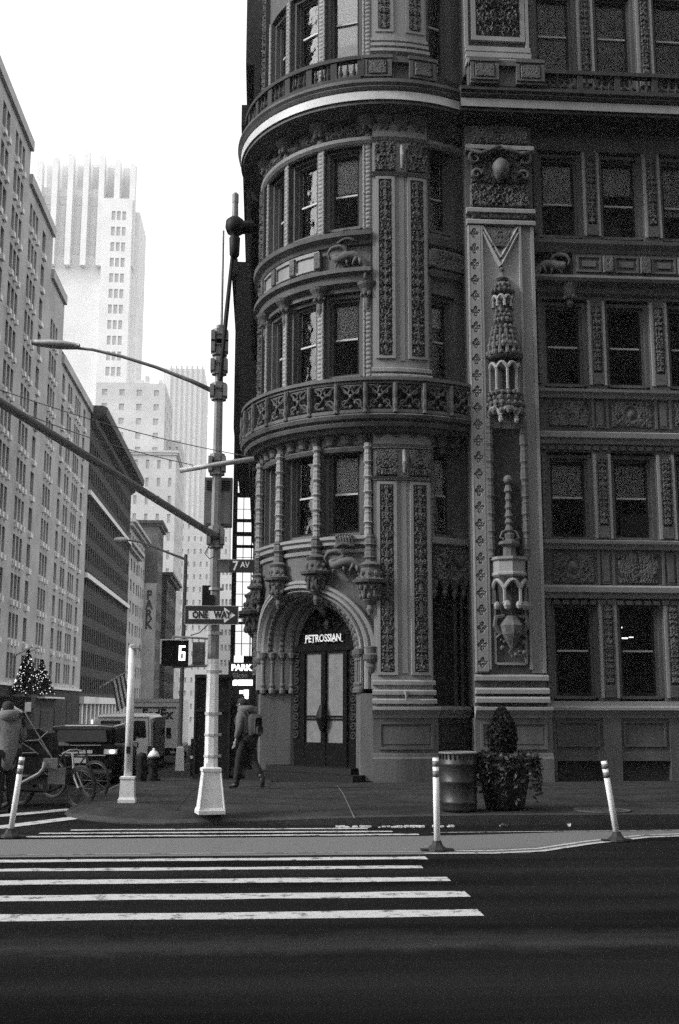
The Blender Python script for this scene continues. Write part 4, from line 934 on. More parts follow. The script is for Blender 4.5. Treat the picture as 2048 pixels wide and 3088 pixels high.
# salamander balcony
mb = MB(); fmould(mb, FL, 6.55, XR, [(.0, 11.74), (.10, 11.8), (.14, 11.95), (.34, 12.02), (.38, 12.1), (.36, 12.14), (.30, 12.2), (.0, 12.24)]); fmould(mb, FL, 6.55, XR, [(.0, 12.74), (.28, 12.78), (.32, 12.86), (.42, 12.98), (.44, 13.07), (.1, 13.12), (.0, 13.12)]); P_split('spandrel_moulding', mb, M['stone'])
mb = MB(); fslab(mb, FL, 7.62, XR, 12.2, 12.78, -.05, .26)
x = 7.7
while x < XR - .9:
    for (u0, u1, w0, w1) in ((x, x + .62, 12.28, 12.33), (x, x + .62, 12.66, 12.71), (x, x + .05, 12.33, 12.66), (x + .57, x + .62, 12.33, 12.66), (x + .14, x + .48, 12.42, 12.57)): fslab(mb, FL, u0, u1, w0, w1, .25, .31)
    x += .95
P_('spandrel_panel', mb, M['stone'])
x = 8.49
while x < XR - .3: mb = MB(); frelief(mb, FL, x - .14, x + .14, 12.26, 12.72, .27, h_foliage(.06, .6, int(x * 10)), .022); P_('spandrel_rosette', mb, M['carved']); x += .95
mb = MB(); fslab(mb, FL, 6.62, 7.62, 12.2, 12.78, -.05, .06); P_('spandrel_panel', mb, M['darkstone'])
salamander(FL, 7.10, 12.44, .2, 1.25, -1)
for x in (7.55,): mb = MB(); half_stack(mb, FL, x, .1, [(.03, 11.4), (.09, 11.5), (.07, 11.6), (.15, 11.72), (.18, 11.85), (.24, 12.0)], 8); crockets(mb, FL, x, .1, .13, 11.66, 4, .05); P_('bracket', mb, M['carved'])
# ground ledge and base of the straight front
mb = MB(); fmould(mb, FL, 6.68, XR, [(-.02, 1.38), (.02, 1.40), (.05, 1.46), (.14, 1.55), (.2, 1.58), (.2, 1.64), (.05, 1.68), (.05, 1.78), (-.4, 1.80)]); P_('ledge', mb, M['smooth'])
mb = MB(); fslab(mb, FL, 6.68, XR, .6, 1.40, -.4, -.02); fslab(mb, FL, 6.68, XR, .42, .62, -.4, .03)
for b_ in range(NB):
    a = X0 + b_ * PITCHX
    fslab(mb, FL, a + OW + .02, a + PITCHX - .02, -.5, 1.40, -.4, .06)
    for (u0, u1, w0, w1) in ((a + .05, a + OW - .05, 1.28, 1.33), (a + .05, a + OW - .05, .74, .79), (a + .05, a + .1, .79, 1.28), (a + OW - .1, a + OW - .05, .79, 1.28)): fslab(mb, FL, u0, u1, w0, w1, -.03, .02)
fslab(mb, FL, 6.68, X0 + .02, -.5, 1.4, -.4, .06); P_('base_course', mb, M['stone'])
mb = MB(); fslab(mb, FL, 6.7, XR, -.5, .42, -.5, -.14); P_('cellar_grating', mb, M['darkstone'])
# lamps seen through the windows
for (x, y, z, r) in ((7.02, 27.0, 10.85, .05),):
    mb = MB(); mb.ball((x, y, z), r * 1.4, 10, 8); P_('ceiling_lamp', mb, M['lamp'])
mb = MB(); mb.box(8.75, 8.98, 26.95, 27.0, 3.30, 3.33); mb.box(9.02, 9.12, 26.95, 27.0, 3.33, 3.35); mb.box(8.4, 8.55, 26.95, 27.0, 3.31, 3.33); mb.box(8.7, 8.85, 26.95, 27.0, 3.56, 3.59); P_('interior_lamp', mb, M['lamp'])
# ---- side front along the side street, seen edge on
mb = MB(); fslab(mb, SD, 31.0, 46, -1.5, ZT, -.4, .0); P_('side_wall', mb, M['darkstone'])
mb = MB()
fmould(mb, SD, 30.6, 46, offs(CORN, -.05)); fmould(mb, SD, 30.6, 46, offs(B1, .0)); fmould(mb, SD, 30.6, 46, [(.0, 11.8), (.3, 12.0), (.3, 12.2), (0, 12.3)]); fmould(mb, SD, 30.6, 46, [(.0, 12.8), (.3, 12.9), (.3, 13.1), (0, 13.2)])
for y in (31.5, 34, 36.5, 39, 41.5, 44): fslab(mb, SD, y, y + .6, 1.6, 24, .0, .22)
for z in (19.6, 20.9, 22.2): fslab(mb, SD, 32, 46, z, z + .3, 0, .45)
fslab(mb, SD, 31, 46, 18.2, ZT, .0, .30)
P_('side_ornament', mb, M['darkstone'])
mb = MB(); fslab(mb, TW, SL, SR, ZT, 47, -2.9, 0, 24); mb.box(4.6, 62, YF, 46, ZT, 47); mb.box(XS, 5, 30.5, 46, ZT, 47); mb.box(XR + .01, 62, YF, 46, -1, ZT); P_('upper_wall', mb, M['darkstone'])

# ------------------------------------------------------------------ street buildings
def bldg(name, loc, label, group=None): return empty(name, loc, label, 'building', group)
def facade(B, O, U, N, W, Z0, Z1, cols, rows, wm, gm, rec=.3, wlimit=100, sill=None, wname='window', bar_=True, seed=0, score=None):
    """wall with real recessed openings; every window is its own part up to a limit, the rest one stuff part"""
    O = Vector(O); U = Vector(U); N = Vector(N)
    def Q(u, z, d): return tuple(O + U * u + N * d + Vector((0, 0, z)))
    us = sorted({0.0, W} | {round(a, 4) for c in cols for a in c}); zs = sorted({Z0, Z1} | {round(a, 4) for r in rows for a in r})
    cset = {(round(a, 4), round(b, 4)) for a, b in cols}; rset = {(round(a, 4), round(b, 4)) for a, b in rows}
    mb = MB(); wins = []
    # full strips between rows, split cells inside rows
    for zi in range(len(zs) - 1):
        za, zb = zs[zi], zs[zi + 1]
        if (za, zb) not in rset:
            mb.add([Q(0, za, 0), Q(W, za, 0), Q(W, zb, 0), Q(0, zb, 0)], [(0, 1, 2, 3)]); continue
        for ui in range(len(us) - 1):
            ua, ub = us[ui], us[ui + 1]
            if (ua, ub) in cset:
                v = [Q(ua, za, 0), Q(ub, za, 0), Q(ub, zb, 0), Q(ua, zb, 0), Q(ua, za, -rec), Q(ub, za, -rec), Q(ub, zb, -rec), Q(ua, zb, -rec)]
                mb.add(v, [(0, 1, 5, 4), (1, 2, 6, 5), (2, 3, 7, 6), (3, 0, 4, 7)]); wins.append((ua, ub, za, zb))
            else: mb.add([Q(ua, za, 0), Q(ub, za, 0), Q(ub, zb, 0), Q(ua, zb, 0)], [(0, 1, 2, 3)])
    W_ = obj('wall', mb, wm, B)
    wins.sort(key=score or (lambda w_: (w_[0], w_[2])))
    rest = MB(); rs = MB(); cache = {}
    for i, (ua, ub, za, zb) in enumerate(wins):
        if i < wlimit:
            key = (round(ub - ua, 3), round(zb - za, 3)); org = Vector(Q(ua, za, 0)) - world_off(B)
            if key not in cache:
                m1 = MB(); w_, h_ = key
                q = lambda u, z, d: tuple(U * u + N * d + Vector((0, 0, z)))
                m1.add([q(0, 0, -rec + .02), q(w_, 0, -rec + .02), q(w_, h_, -rec + .02), q(0, h_, -rec + .02)], [(0, 1, 2, 3)])
                me = bpy.data.meshes.new(wname); me.from_pydata(m1.v, [], m1.f)
                m2 = MB(); t = .06
                for (a, b, c, d_) in ((0, w_, h_ * .5 - t / 2, h_ * .5 + t / 2), (0, t, 0, h_), (w_ - t, w_, 0, h_)):
                    m2.add([q(a, c, -rec + .07), q(b, c, -rec + .07), q(b, d_, -rec + .07), q(a, d_, -rec + .07)], [(0, 1, 2, 3)])
                me2 = bpy.data.meshes.new('sash_frame'); me2.from_pydata(m2.v, [], m2.f); me3 = None
                if sill:
                    m3 = MB(); z0_, z1_, dd, uu = sill; v = [q(u, z, d) for z in (z0_, z1_) for (u, d) in ((-uu, dd), (w_ + uu, dd), (w_ + uu, -.02), (-uu, -.02))]
                    m3.add(v, [(0, 3, 2, 1), (4, 5, 6, 7), (0, 1, 5, 4), (1, 2, 6, 5), (3, 0, 4, 7)]); me3 = bpy.data.meshes.new('sill'); me3.from_pydata(m3.v, [], m3.f)
                cache[key] = (me, me2, me3)
            me, me2, me3 = cache[key]
            o = link(wname, me, gm, B); o.location = org
            if bar_ and i < 70: link('sash_frame', me2, M['limetrim'], o)
            if me3: link('sill', me3, M['limetrim'], o)
        else:
            rest.add([Q(ua, za, -rec + .02), Q(ub, za, -rec + .02), Q(ub, zb, -rec + .02), Q(ua, zb, -rec + .02)], [(0, 1, 2, 3)])
            if sill:
                z0_, z1_, dd, uu = sill; v = [Q(u, za + z, d) for z in (z0_, z1_) for (u, d) in ((ua - uu, dd), (ub + uu, dd), (ub + uu, -.02), (ua - uu, -.02))]
                rs.add(v, [(0, 3, 2, 1), (4, 5, 6, 7), (0, 1, 5, 4), (1, 2, 6, 5), (3, 0, 4, 7)])
    if rest.v: obj('more_windows', rest, gm, B)['kind'] = 'stuff'
    if rs.v: obj('more_sills', rs, M['limetrim'], B)['kind'] = 'stuff'
    return W_
def shell(B, x0, x1, y0, y1, z0, z1, m, open_=('none',)):
    mb = MB(); mb.box(x0, x1, y0, y1, z0, z1); return obj('rear_wall', mb, m, B)
XLB = -18.0
PX, PY, PZ = (1, 0, 0), (0, 1, 0), (0, 0, 1)
# tall pale apartment block, left foreground of the side street
def per_cols(y0, y1, per, pat):
    out = []; y = y0
    while y + per < y1:
        for (a, b) in pat: out.append((y + a, y + b))
        y += per
    return out
B = bldg('apartment_building', (XLB - 8, 60, 0), 'tall pale masonry block with narrow windows, nearest on the left of the side street')
pat = [(.9, 2.1), (4.3, 5.1), (5.45, 6.25), (6.6, 7.4), (9.6, 10.8)]
for (y0, y1, zt) in ((26, 81, 43.4), (81, 91, 40.8), (91, 97.5, 37.2), (97.5, 115, 31.8)):
    rows = []; z = 3.65
    while z + 2.2 < zt: rows.append((z, z + 1.8)); z += 2.85
    a_ = max(y0, 60)
    if y0 < 60: mb = MB(); mb.box(XLB - 14, XLB, y0, 60, -3, zt); obj('plain_wall', mb, M['lime'], B)
    cols = []; u = .7; seq = ['s', 't', 's', 'd', 't', 's', 's', 'd']; q = int(a_) % 5
    while True:
        kd = seq[q % 8]; wd = {'s': [1.25], 't': [.85, .85, .85], 'd': [.95, .95]}[kd]; tot = sum(wd) + .3 * (len(wd) - 1)
        if u + tot > y1 - a_ - .5: break
        for w1 in wd: cols.append((u, u + w1)); u += w1 + .3
        u += 1.55; q += 1
    facade(B, (XLB, a_, 0), PY, PX, y1 - a_, 3.2, zt, cols, rows, M['lime'], M['fwin'], .35, 60 if y0 < 80 else 13, (-.55, -.16, .22, -.18), score=lambda w_: (round(w_[2] / 12), w_[0]))
    mb = MB(); mb.box(XLB - 14, XLB - .45, a_, y1, -3, zt); mb.box(XLB - 14, XLB + .25, a_, y1, zt, zt + .8); obj('rear_wall', mb, M['lime'], B); mb = MB(); mb.box(XLB - 14, XLB - .01, a_, y1, -3, 3.2); obj('ground_floor', mb, M['brickdark'], B)
    mb = MB(); mb.box(XLB - .02, XLB + .2, a_, y1, 3.1, 3.3); obj('string_course', mb, M['limetrim'], B)
mb = MB(); mb.add([(XLB + .2, 97.6, 32.6), (XLB + .2, 115, 32.6), (XLB - 2.2, 112, 36.6), (XLB - 2.2, 99, 36.6), (XLB - 2.2, 97.6, 32.6), (XLB - 2.2, 115, 32.6)], [(0, 1, 2, 3), (0, 3, 4), (1, 5, 2), (3, 2, 5, 4)]); obj('sloping_roof', mb, M['brickdark'], B)
for k in range(7): mb = MB(); mb.box(XLB + .0, XLB + .04, 70 + k * 6.3, 73.5 + k * 6.3, -2.2, 2.3); obj('shop_window', mb, M['core'], B)
mb = MB(); mb.box(XLB, XLB + 2.2, 80, 92, 1.5, 2.3); CANOPY = tag(obj('entrance_marquee', mb, M['brickdark']), 'dark flat entrance marquee under the two lit fir trees', 'marquee')
# dark brick block with a heavy cornice
B = bldg('brick_building', (XLB - 8, 137, 0), 'dark brick block with a heavy projecting cornice and two pale string courses')
rows = [(3.0 + 2.6 * k + (0 if k < 4 else .5) + (0 if k < 8 else .5), 3.0 + 2.6 * k + 1.65 + (0 if k < 4 else .5) + (0 if k < 8 else .5)) for k in range(10)]
facade(B, (XLB, 115, 0), PY, PX, 38, 1.6, 32.0, [(.6 + 1.55 * k, 1.4 + 1.55 * k) for k in range(24)], rows, M['brickdark'], M['fwin'], .3, 100)
mb = MB(); mb.box(XLB - 14, XLB - .4, 115, 153, -6, 32); mb.box(XLB - 14, XLB, 115.001, 153, -6, 1.6); obj('rear_wall', mb, M['brickdark'], B)
mb = MB(); mb.add([(XLB + a, y, z) for y in (115.1, 153.6) for a, z in ((0, 30.4), (.5, 30.8), (.6, 31.3), (1.6, 31.7), (1.7, 32.5), (1.2, 32.7), (-14, 32.9))], [(k, k + 1, k + 8, k + 7) for k in range(6)] + [tuple(range(6, -1, -1)), tuple(range(7, 14))]); obj('cornice', mb, M['cornice'], B)
mb = MB(); mb.box(XLB - .01, XLB + .35, 115.1, 153, 23.2, 23.7); mb.box(XLB - .01, XLB + .35, 115.1, 153, 14.6, 15.1); mb.box(XLB - .01, XLB + .5, 115.1, 153, 1.9, 2.6); obj('string_course', mb, M['limetrim'], B)
for k in range(13): mb = MB(); mb.box(XLB - .01, XLB + .25, 115.4 + 2.9 * k, 116.3 + 2.9 * k, -5, 1.9); obj('ground_floor_pillar', mb, M['limetrim'], B)
for k in range(4): mb = MB(); mb.box(XLB + .02, XLB + .1, 124 + 8 * k, 125.2 + 8 * k, -2.5, .2); obj('lit_shop_window', mb, M['litsign'], B)
# row of smaller buildings further down the street
def simple_block(name, x0, x1, y0, y1, z1, wm, label, cols_n=4, rows_n=8, front=True, sidew=True, gm='fwin', corn=None, limit=24, group=None, fw=.5, hh=.55, z0=2.0):
    B = bldg(name, ((x0 + x1) / 2, (y0 + y1) / 2, -6), label, group)
    W = x1 - x0; p = W / cols_n; rh = (z1 - z0 - .6) / rows_n
    rows = [(z0 + rh * k + rh * (1 - hh) / 2, z0 + rh * k + rh * (1 + hh) / 2) for k in range(rows_n)]
    if front: facade(B, (x0, y0, 0), PX, (0, -1, 0), W, z0, z1, [(p * (k + .5 - fw / 2), p * (k + .5 + fw / 2)) for k in range(cols_n)], rows, wm, M[gm], .3, limit, bar_=False, score=lambda w_: (-w_[2], w_[0]))
    D_ = y1 - y0; n2 = max(2, int(D_ / p * .8)); p2 = D_ / n2
    if sidew: facade(B, (x1, y0, 0), PY, PX, D_, z0, z1, [(p2 * (k + .5 - fw / 2), p2 * (k + .5 + fw / 2)) for k in range(n2)], rows, wm, M[gm], .3, limit, bar_=False, score=lambda w_: (-w_[2], w_[0]))
    mb = MB(); mb.box(x0 + .01, x1 - (.35 if sidew else .01), y0 + (.35 if front else .01), y1, -20, z1 - .05); mb.box(x0, x1, y0 + .0, y1, -20, z0); mb.box(x0, x1, y0, y1, z1 - .02, z1 + .02); obj('rear_wall', mb, wm, B)
    if corn:
        mb = MB(); mb.box(x0 - .3, x1 + corn, y0 - corn, y1, z1, z1 + .5); mb.box(x0 - .3, x1 + corn * .6, y0 - corn * .6, y1, z1 - .5, z1); obj('cornice', mb, M['cornice'] if wm in (M['brickdark'], M['brickmid']) else wm, B)
    return B
simple_block('row_building', -30, -18.3, 153.2, 168, 23.5, M['lime'], 'pale narrow-fronted building with a dark shelf cornice right after the brick block', 4, 7, corn=.9)
simple_block('row_building', -30, -19.9, 168.5, 192, 29, M['lime'], 'narrow light-fronted house with arched eaves beside the vertical lettered wall', 4, 8, corn=1.0)
PB = simple_block('brown_building', -22.4, -17.8, 193, 203, 32.8, M['brickmid'], 'brown building whose side wall carries vertical letters PARK', 3, 9, front=False, corn=.8)
mb = MB(); mb.box(-22.4, -17.8, 192.8, 193, -6, 32.8); obj('blank_wall', mb, M['brickmid'], PB)
mb = MB(); mb.box(-20.4, -17.85, 192.6, 192.8, -6, 22.4); obj('pale_painted_panel', mb, M['lime'], PB)
tx = MB()
for k, ch in enumerate('PARK'): put_text(tx, text_mb(ch, 2.2, .02, .8, .07), (-19.0, 192.55, 20.3 - 1.65 * k), (1, 0, 0))
obj('painted_lettering', tx, M['cornice'], PB)
simple_block('row_building', -18.3, -17.0, 203.5, 226, 25, M['brickdark'], 'dark corniced building stepping out beyond the lettered brown building', 2, 7, corn=1.2)
# midground pale apartment tower with a stepped top
B = simple_block('pale_tower', -40, -23.6, 262, 285, 78, M['tower2'], 'pale brick apartment tower with a flat top and small dark windows', 4, 22, gm='fwin2', limit=60, fw=.3, hh=.45, z0=0)
mb = MB(); mb.box(-31, -29, 264, 270, 78, 79.4); mb.box(-25.4, -24.6, 264, 266, 78, 79.5); mb.box(-28.5, -27.6, 262.5, 264, 78, 80); obj('roof_tank_house', mb, M['tower2'], B)
simple_block('pale_tower', -23.6, -20.2, 270, 285, 66, M['tower2'], 'narrow pale wing stepping down right of the flat-topped tower', 2, 18, gm='fwin2', limit=30, fw=.3, hh=.45, z0=0)
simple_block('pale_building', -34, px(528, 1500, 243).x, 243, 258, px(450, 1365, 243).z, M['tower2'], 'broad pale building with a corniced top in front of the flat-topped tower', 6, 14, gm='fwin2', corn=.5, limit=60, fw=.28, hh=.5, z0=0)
# great hazy tower
B = bldg('skyscraper', (-66, 430, -10), 'huge white hazy tower with finned crown and stacked three-light windows')
def tz(y, d, x=400): return px(x, y, d).z
def txx(x, d, y=900): return px(x, y, d).x
DD = 420.0
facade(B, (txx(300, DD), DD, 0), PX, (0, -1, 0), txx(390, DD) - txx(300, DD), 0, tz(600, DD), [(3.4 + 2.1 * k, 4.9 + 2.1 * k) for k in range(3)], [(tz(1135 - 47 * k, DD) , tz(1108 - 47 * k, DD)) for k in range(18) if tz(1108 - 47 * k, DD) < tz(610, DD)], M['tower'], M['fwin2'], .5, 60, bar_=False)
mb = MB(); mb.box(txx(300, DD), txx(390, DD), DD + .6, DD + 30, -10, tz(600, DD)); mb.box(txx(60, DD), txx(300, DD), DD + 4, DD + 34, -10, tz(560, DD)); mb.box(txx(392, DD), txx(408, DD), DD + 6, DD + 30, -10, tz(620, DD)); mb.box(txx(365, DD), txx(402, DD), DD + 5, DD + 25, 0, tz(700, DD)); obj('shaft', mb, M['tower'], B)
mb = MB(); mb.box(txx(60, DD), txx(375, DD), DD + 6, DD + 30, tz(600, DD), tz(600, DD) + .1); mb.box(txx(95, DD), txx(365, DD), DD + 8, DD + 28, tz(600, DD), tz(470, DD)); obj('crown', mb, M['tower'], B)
for k in range(7):
    xx = 90 + k * 48; mb = MB(); mb.box(txx(xx, DD), txx(xx + 17, DD), DD + 1, DD + 5, tz(800, DD), tz(455 + 12 * abs(k - 3), DD)); obj('crown_fin', mb, M['tower'], B)
for k in range(6):
    xx = 112 + k * 48; mb = MB(); mb.box(txx(xx, DD), txx(xx + 22, DD), DD + 3.7, DD + 4.1, tz(612, DD), tz(585, DD)); obj('crown_window', mb, M['fwin3'], B)
    for q in (0, 12): mb = MB(); mb.box(txx(xx + q, DD), txx(xx + q + 7, DD), DD + 3.75, DD + 4.1, tz(760, DD), tz(618, DD)); obj('crown_window', mb, M['fwin3'], B)
    mb = MB(); mb.box(txx(xx - 2, DD), txx(xx + 26, DD), DD + 7.7, DD + 8.1, tz(575, DD), tz(480, DD)); obj('crown_screen', mb, M['fwin3'], B)
# striped slab far away
B = bldg('skyscraper', (-22, 400, -10), 'slender far tower with thin dark vertical stripes'); DD = 400.0
mb = MB(); mb.box(txx(500, DD), txx(622, DD), DD, DD + 30, -12, tz(1108, DD)); obj('shaft', mb, M['tower'], B)
for k in range(7): xx = 521 + 15.5 * k; mb = MB(); mb.box(txx(xx, DD), txx(xx + 4.6, DD), DD - .3, DD, 0, tz(1100, DD)); obj('dark_stripe', mb, M['fwin2'], B)
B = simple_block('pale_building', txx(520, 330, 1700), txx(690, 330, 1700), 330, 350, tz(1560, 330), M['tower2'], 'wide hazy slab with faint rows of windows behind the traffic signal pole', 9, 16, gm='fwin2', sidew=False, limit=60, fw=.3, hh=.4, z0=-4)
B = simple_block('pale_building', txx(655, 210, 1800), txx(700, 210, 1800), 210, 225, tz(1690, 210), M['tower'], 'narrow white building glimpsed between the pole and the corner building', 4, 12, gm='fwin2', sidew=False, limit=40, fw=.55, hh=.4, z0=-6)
# dark flank of the next building and the scaffold on the right kerb of the side street
B = bldg('neighbour_building', (3, 55, -2), 'black edge-on flank of the neighbouring block rising behind the tower')
mb = MB(); mb.box(-1.25, 8, 46, 62, 13.2, 20.6); mb.box(-.85, 8, 46, 62, 20.61, 27.8); mb.box(-.62, 8, 46, 62, 27.81, 29.9); mb.box(-1.0, 8, 46, 62, 29.91, 48); mb.box(.25, 8, 46.01, 62, -2, 13.19); obj('wall', mb, M['darkstone'], B)
mb = MB(); mb.box(-1.45, -1.2, 45.9, 62, 20.0, 20.7); mb.box(-1.15, -.8, 45.9, 62, 26.9, 27.9); obj('cornice', mb, M['darkstone'], B)
SCF = empty('scaffold', (-.7, 42, ground_z(42) + .15), 'black scaffold tower with cross bands and hoarding beside the dark flank', 'scaffold')
for (x, y) in ((-1.0, 40), (-1.0, 43), (-.25, 40), (-.25, 43)):
    mb = MB(); mb.box(x - .05, x + .05, y - .05, y + .05, ground_z(42) + .15, 14.2 if x < -.9 else 12.6); obj('scaffold_post', mb, M['blackmetal'], SCF)
for (y_, h) in ((1300, .9), (1445, .16), (1570, .12), (1612, .12), (1990, .25), (1860, .1)):
    z = tz(y_, 40, 700); mb = MB(); mb.box(-1.0, -.2, 39.94, 40.0, z - h / 2, z + h / 2); obj('scaffold_band', mb, M['blackmetal'], SCF); mb = MB(); mb.box(-1.0, -.2, 43.0, 43.06, z - h / 2, z + h / 2); obj('scaffold_band', mb, M['blackmetal'], SCF)
for k in range(22):
    z = 3.4 + k * .44; mb = MB(); mb.tube([(-1.0, 40, z), (-.25, 40, z)], .012, 4); obj('scaffold_rung', mb, M['blackmetal'], SCF)
mb = MB(); mb.tube([(-.66, 40, 3), (-.66, 40, 12.5)], .014, 4); mb.tube([(-.36, 40, 3), (-.36, 40, 12.5)], .02, 4); obj('scaffold_brace', mb, M['blackmetal'], SCF)
mb = MB(); mb.box(-1.05, .24, 39.6, 39.9, -.8, 3.0); obj('hoarding', mb, M['blackmetal'], SCF)
# unseen blocks across the avenue, behind the viewpoint, sized for the light: they shade the front and fill its window reflections
for i, (x0, x1, h, lab) in enumerate(((-62, -18, 46, 'unseen dark block across the avenue behind the viewpoint, left of the side street'), (2, 90, 75, 'unseen long tall dark block across the avenue behind the viewpoint, right of the side street'))):
    B = bldg('avenue_building', ((x0 + x1) / 2, -20, 0), lab)
    n_ = int((x1 - x0) / 3); 
    facade(B, (x1, -14, 0), (-1, 0, 0), (0, 1, 0), x1 - x0, 0, h, [(3 * k + .9, 3 * k + 2.1) for k in range(n_)], [(4 + 3.4 * k, 6 + 3.4 * k) for k in range(int((h - 5) / 3.4))], M['brickdark'], M['fwin'], .3, 0, bar_=False)
    mb = MB(); mb.box(x0, x1, -30, -14.4, 0, h); obj('rear_wall', mb, M['brickdark'], B)

# ------------------------------------------------------------------ street furniture
# main signal pole
PXX, PYY = -.68, 16.5
pole = empty('traffic_signal_pole', (PXX, PYY, .15), 'tall octagonal signal pole with long mast arm and street lamp on the corner', 'signal pole')
def cyl(mb, x, y, z0, z1, r0, r1, n=8): mb.lathe(x, y, [(r0, z0), (r1, z1)], n, PI / 8)
mb = MB(); cyl(mb, PXX, PYY, 2.33, 7.4, .088, .062); obj('upper_shaft', mb, M['galvd'], pole)
mb = MB(); cyl(mb, PXX, PYY, .72, 2.33, .105, .089); obj('lower_shaft', mb, M['silver'], pole)
mb = MB()
mb.lathe(PXX, PYY, [(.27, .15), (.27, .20), (.24, .24), (.17, .72), (.19, .74), (.19, .78), (.12, .80), (.11, .86)], 4, PI / 4 + .2); obj('base', mb, M['silver'], pole)
mb = MB()
for sx_, sy_ in ((-1, -1), (1, -1)):
    a = .2; mb.tube([(PXX + .25 * math.cos(q + a), PYY + .25 * math.sin(q + a), .22) for q in (-PI * 3 / 4 if sx_ < 0 else -PI / 4,)] + [(PXX + .175 * math.cos(q + a), PYY + .175 * math.sin(q + a), .72) for q in (-PI * 3 / 4 if sx_ < 0 else -PI / 4,)], .012, 5)
obj('base_edge', mb, M['white'], pole)
for (z, r, h) in ((2.15, .10, .04), (1.55, .11, .04), (1.25, .112, .03), (.95, .115, .03), (2.70, .10, .05), (3.35, .1, .04)):
    mb = MB(); mb.lathe(PXX, PYY, [(r - .015, z - h / 2), (r, z - h / 2), (r, z + h / 2), (r - .015, z + h / 2)], 8, PI / 8); mb.box(PXX + r - .01, PXX + r + .03, PYY - .02, PYY + .02, z - .02, z + .02); obj('band_clamp', mb, M['galv'], pole)
for z in (4.12, 5.22, 6.35, 6.75, 7.05, 7.2):
    mb = MB(); hh = .16 if z < 6 else .13; mb.lathe(PXX, PYY, [(.08, z - hh), (.12, z - hh), (.12, z - hh * .3), (.10, z - hh * .2), (.10, z + hh * .2), (.12, z + hh * .3), (.12, z + hh), (.08, z + hh)], 8, PI / 8)
    for q in (-1, 1): mb.box(PXX + q * .10 - .03, PXX + q * .10 + .03, PYY - .13, PYY + .05, z - hh * .7, z + hh * .7)
    obj('arm_clamp', mb, M['galvd'], pole)
arm0 = Vector((PXX, PYY - .1, 4.12)); arm1 = Vector((-2.75, 6.6, 4.16))
mb = MB(); mb.tube([arm0 + (arm1 - arm0) * t for t in (0, .3, .6, 1)], [.05, .045, .04, .035], 10); obj('mast_arm', mb, M['galvd'], pole, True)
# luminaire
L0 = Vector((PXX - .06, PYY, 6.35)); mb = MB()
pts = [L0, L0 + Vector((-.35, 0, .16)), L0 + Vector((-.9, 0, .37)), L0 + Vector((-1.4, 0, .52)), L0 + Vector((-1.85, 0, .62)), L0 + Vector((-2.1, 0, .64))]
mb.tube(pts, [.04, .034, .028, .025, .023, .022], 8); obj('lamp_arm', mb, M['galvd'], pole, True)
LH = L0 + Vector((-2.1, 0, .64)); mb = MB(); v = []
for i in range(13):
    t = i / 12; x = LH.x + .05 - 1.0 * t * .72; wv = .07 + .05 * math.sin(PI * min(1, t * 1.15)) - .04 * (t > .95); h = .05 + .025 * math.sin(PI * t); zc = LH.z + .02 + .045 * t
    for k in range(8): a = 2 * PI * k / 8; v.append((x, LH.y + wv * math.cos(a), zc + h * max(-.5, math.sin(a))))
mb.add(v, [(i * 8 + k, i * 8 + (k + 1) % 8, (i + 1) * 8 + (k + 1) % 8, (i + 1) * 8 + k) for i in range(12) for k in range(8)] + [tuple(range(8)), tuple(range(103, 95, -1))]); obj('lamp_head', mb, M['galv'], pole, True)
# upper rods and detector
mb = MB(); cyl(mb, PXX + .02, PYY, 7.4, 8.95, .022, .016, 6); obj('thin_rod', mb, M['galvd'], pole)
mb = MB(); mb.tube([(PXX + .02, PYY - .12, 6.5), (PXX + .10, PYY - .12, 7.6), (PXX + .17, PYY - .12, 8.5)], [.03, .035, .028], 8); obj('detector_bracket', mb, M['blackmetal'], pole)
mb = MB(); cx, cy = PXX + .20, PYY - .12
mb.lathe(cx, cy, [(.04, 8.45), (.075, 8.5), (.085, 8.78), (.06, 8.82), (.12, 8.86), (.15, 8.95), (.14, 9.06), (.07, 9.12)], 12); mb.tube([(cx, cy, 8.95), (cx + .3, cy, 8.97)], [.11, .10], 10); obj('detector_housing', mb, M['blackmetal'], pole, True)
mb = MB(); mb.lathe(cx, cy, [(.05, 9.12), (.045, 9.35), (.05, 9.36), (.05, 9.5), (.02, 9.53)], 10); obj('antenna_dome', mb, M['galvd'], pole)
# crossbar with wires
mb = MB(); mb.tube([(PXX - .55, PYY - .02, 5.12), (PXX, PYY - .12, 5.2), (PXX + .55, PYY - .18, 5.28)], .04, 8); obj('crossbar', mb, M['galv'], pole, True)
mb = MB(); mb.box(PXX - .10, PXX + .0, PYY - .16, PYY - .08, 2.95, 3.25); mb.box(PXX - .18, PXX - .05, PYY - .05, PYY + .07, 3.1, 3.4); obj('control_box', mb, M['blackmetal'], pole)
mb = MB(); mb.tube([(PXX - .08, PYY - .1, 4.0), (PXX - .15, PYY - .13, 3.86), (PXX - .08, PYY - .15, 3.78), (PXX, PYY - .12, 3.82)], .008, 5); mb.tube([(PXX - .05, PYY - .12, 2.85), (PXX - .2, PYY - .13, 2.7), (PXX - .33, PYY - .1, 2.66)], .008, 5); obj('cable_loop', mb, M['rubber'], pole)
# the two span wires
for i, (a, b, lab) in enumerate(((px(-160, 1150, 12), px(583, 1403, 16.5), 'lower thin cable running up left from the pole crossbar'), (px(-160, 1120, 12), px(755, 1378, 16.6), 'upper thin cable running to the right end of the crossbar'))):
    mb = MB(); P = [a + (b - a) * t + Vector((0, 0, -.10 * math.sin(PI * t))) for t in np.linspace(0, 1, 14)]; mb.tube(P, .0065, 5); tag(obj('cable', mb, M['galvd']), lab, 'cable')
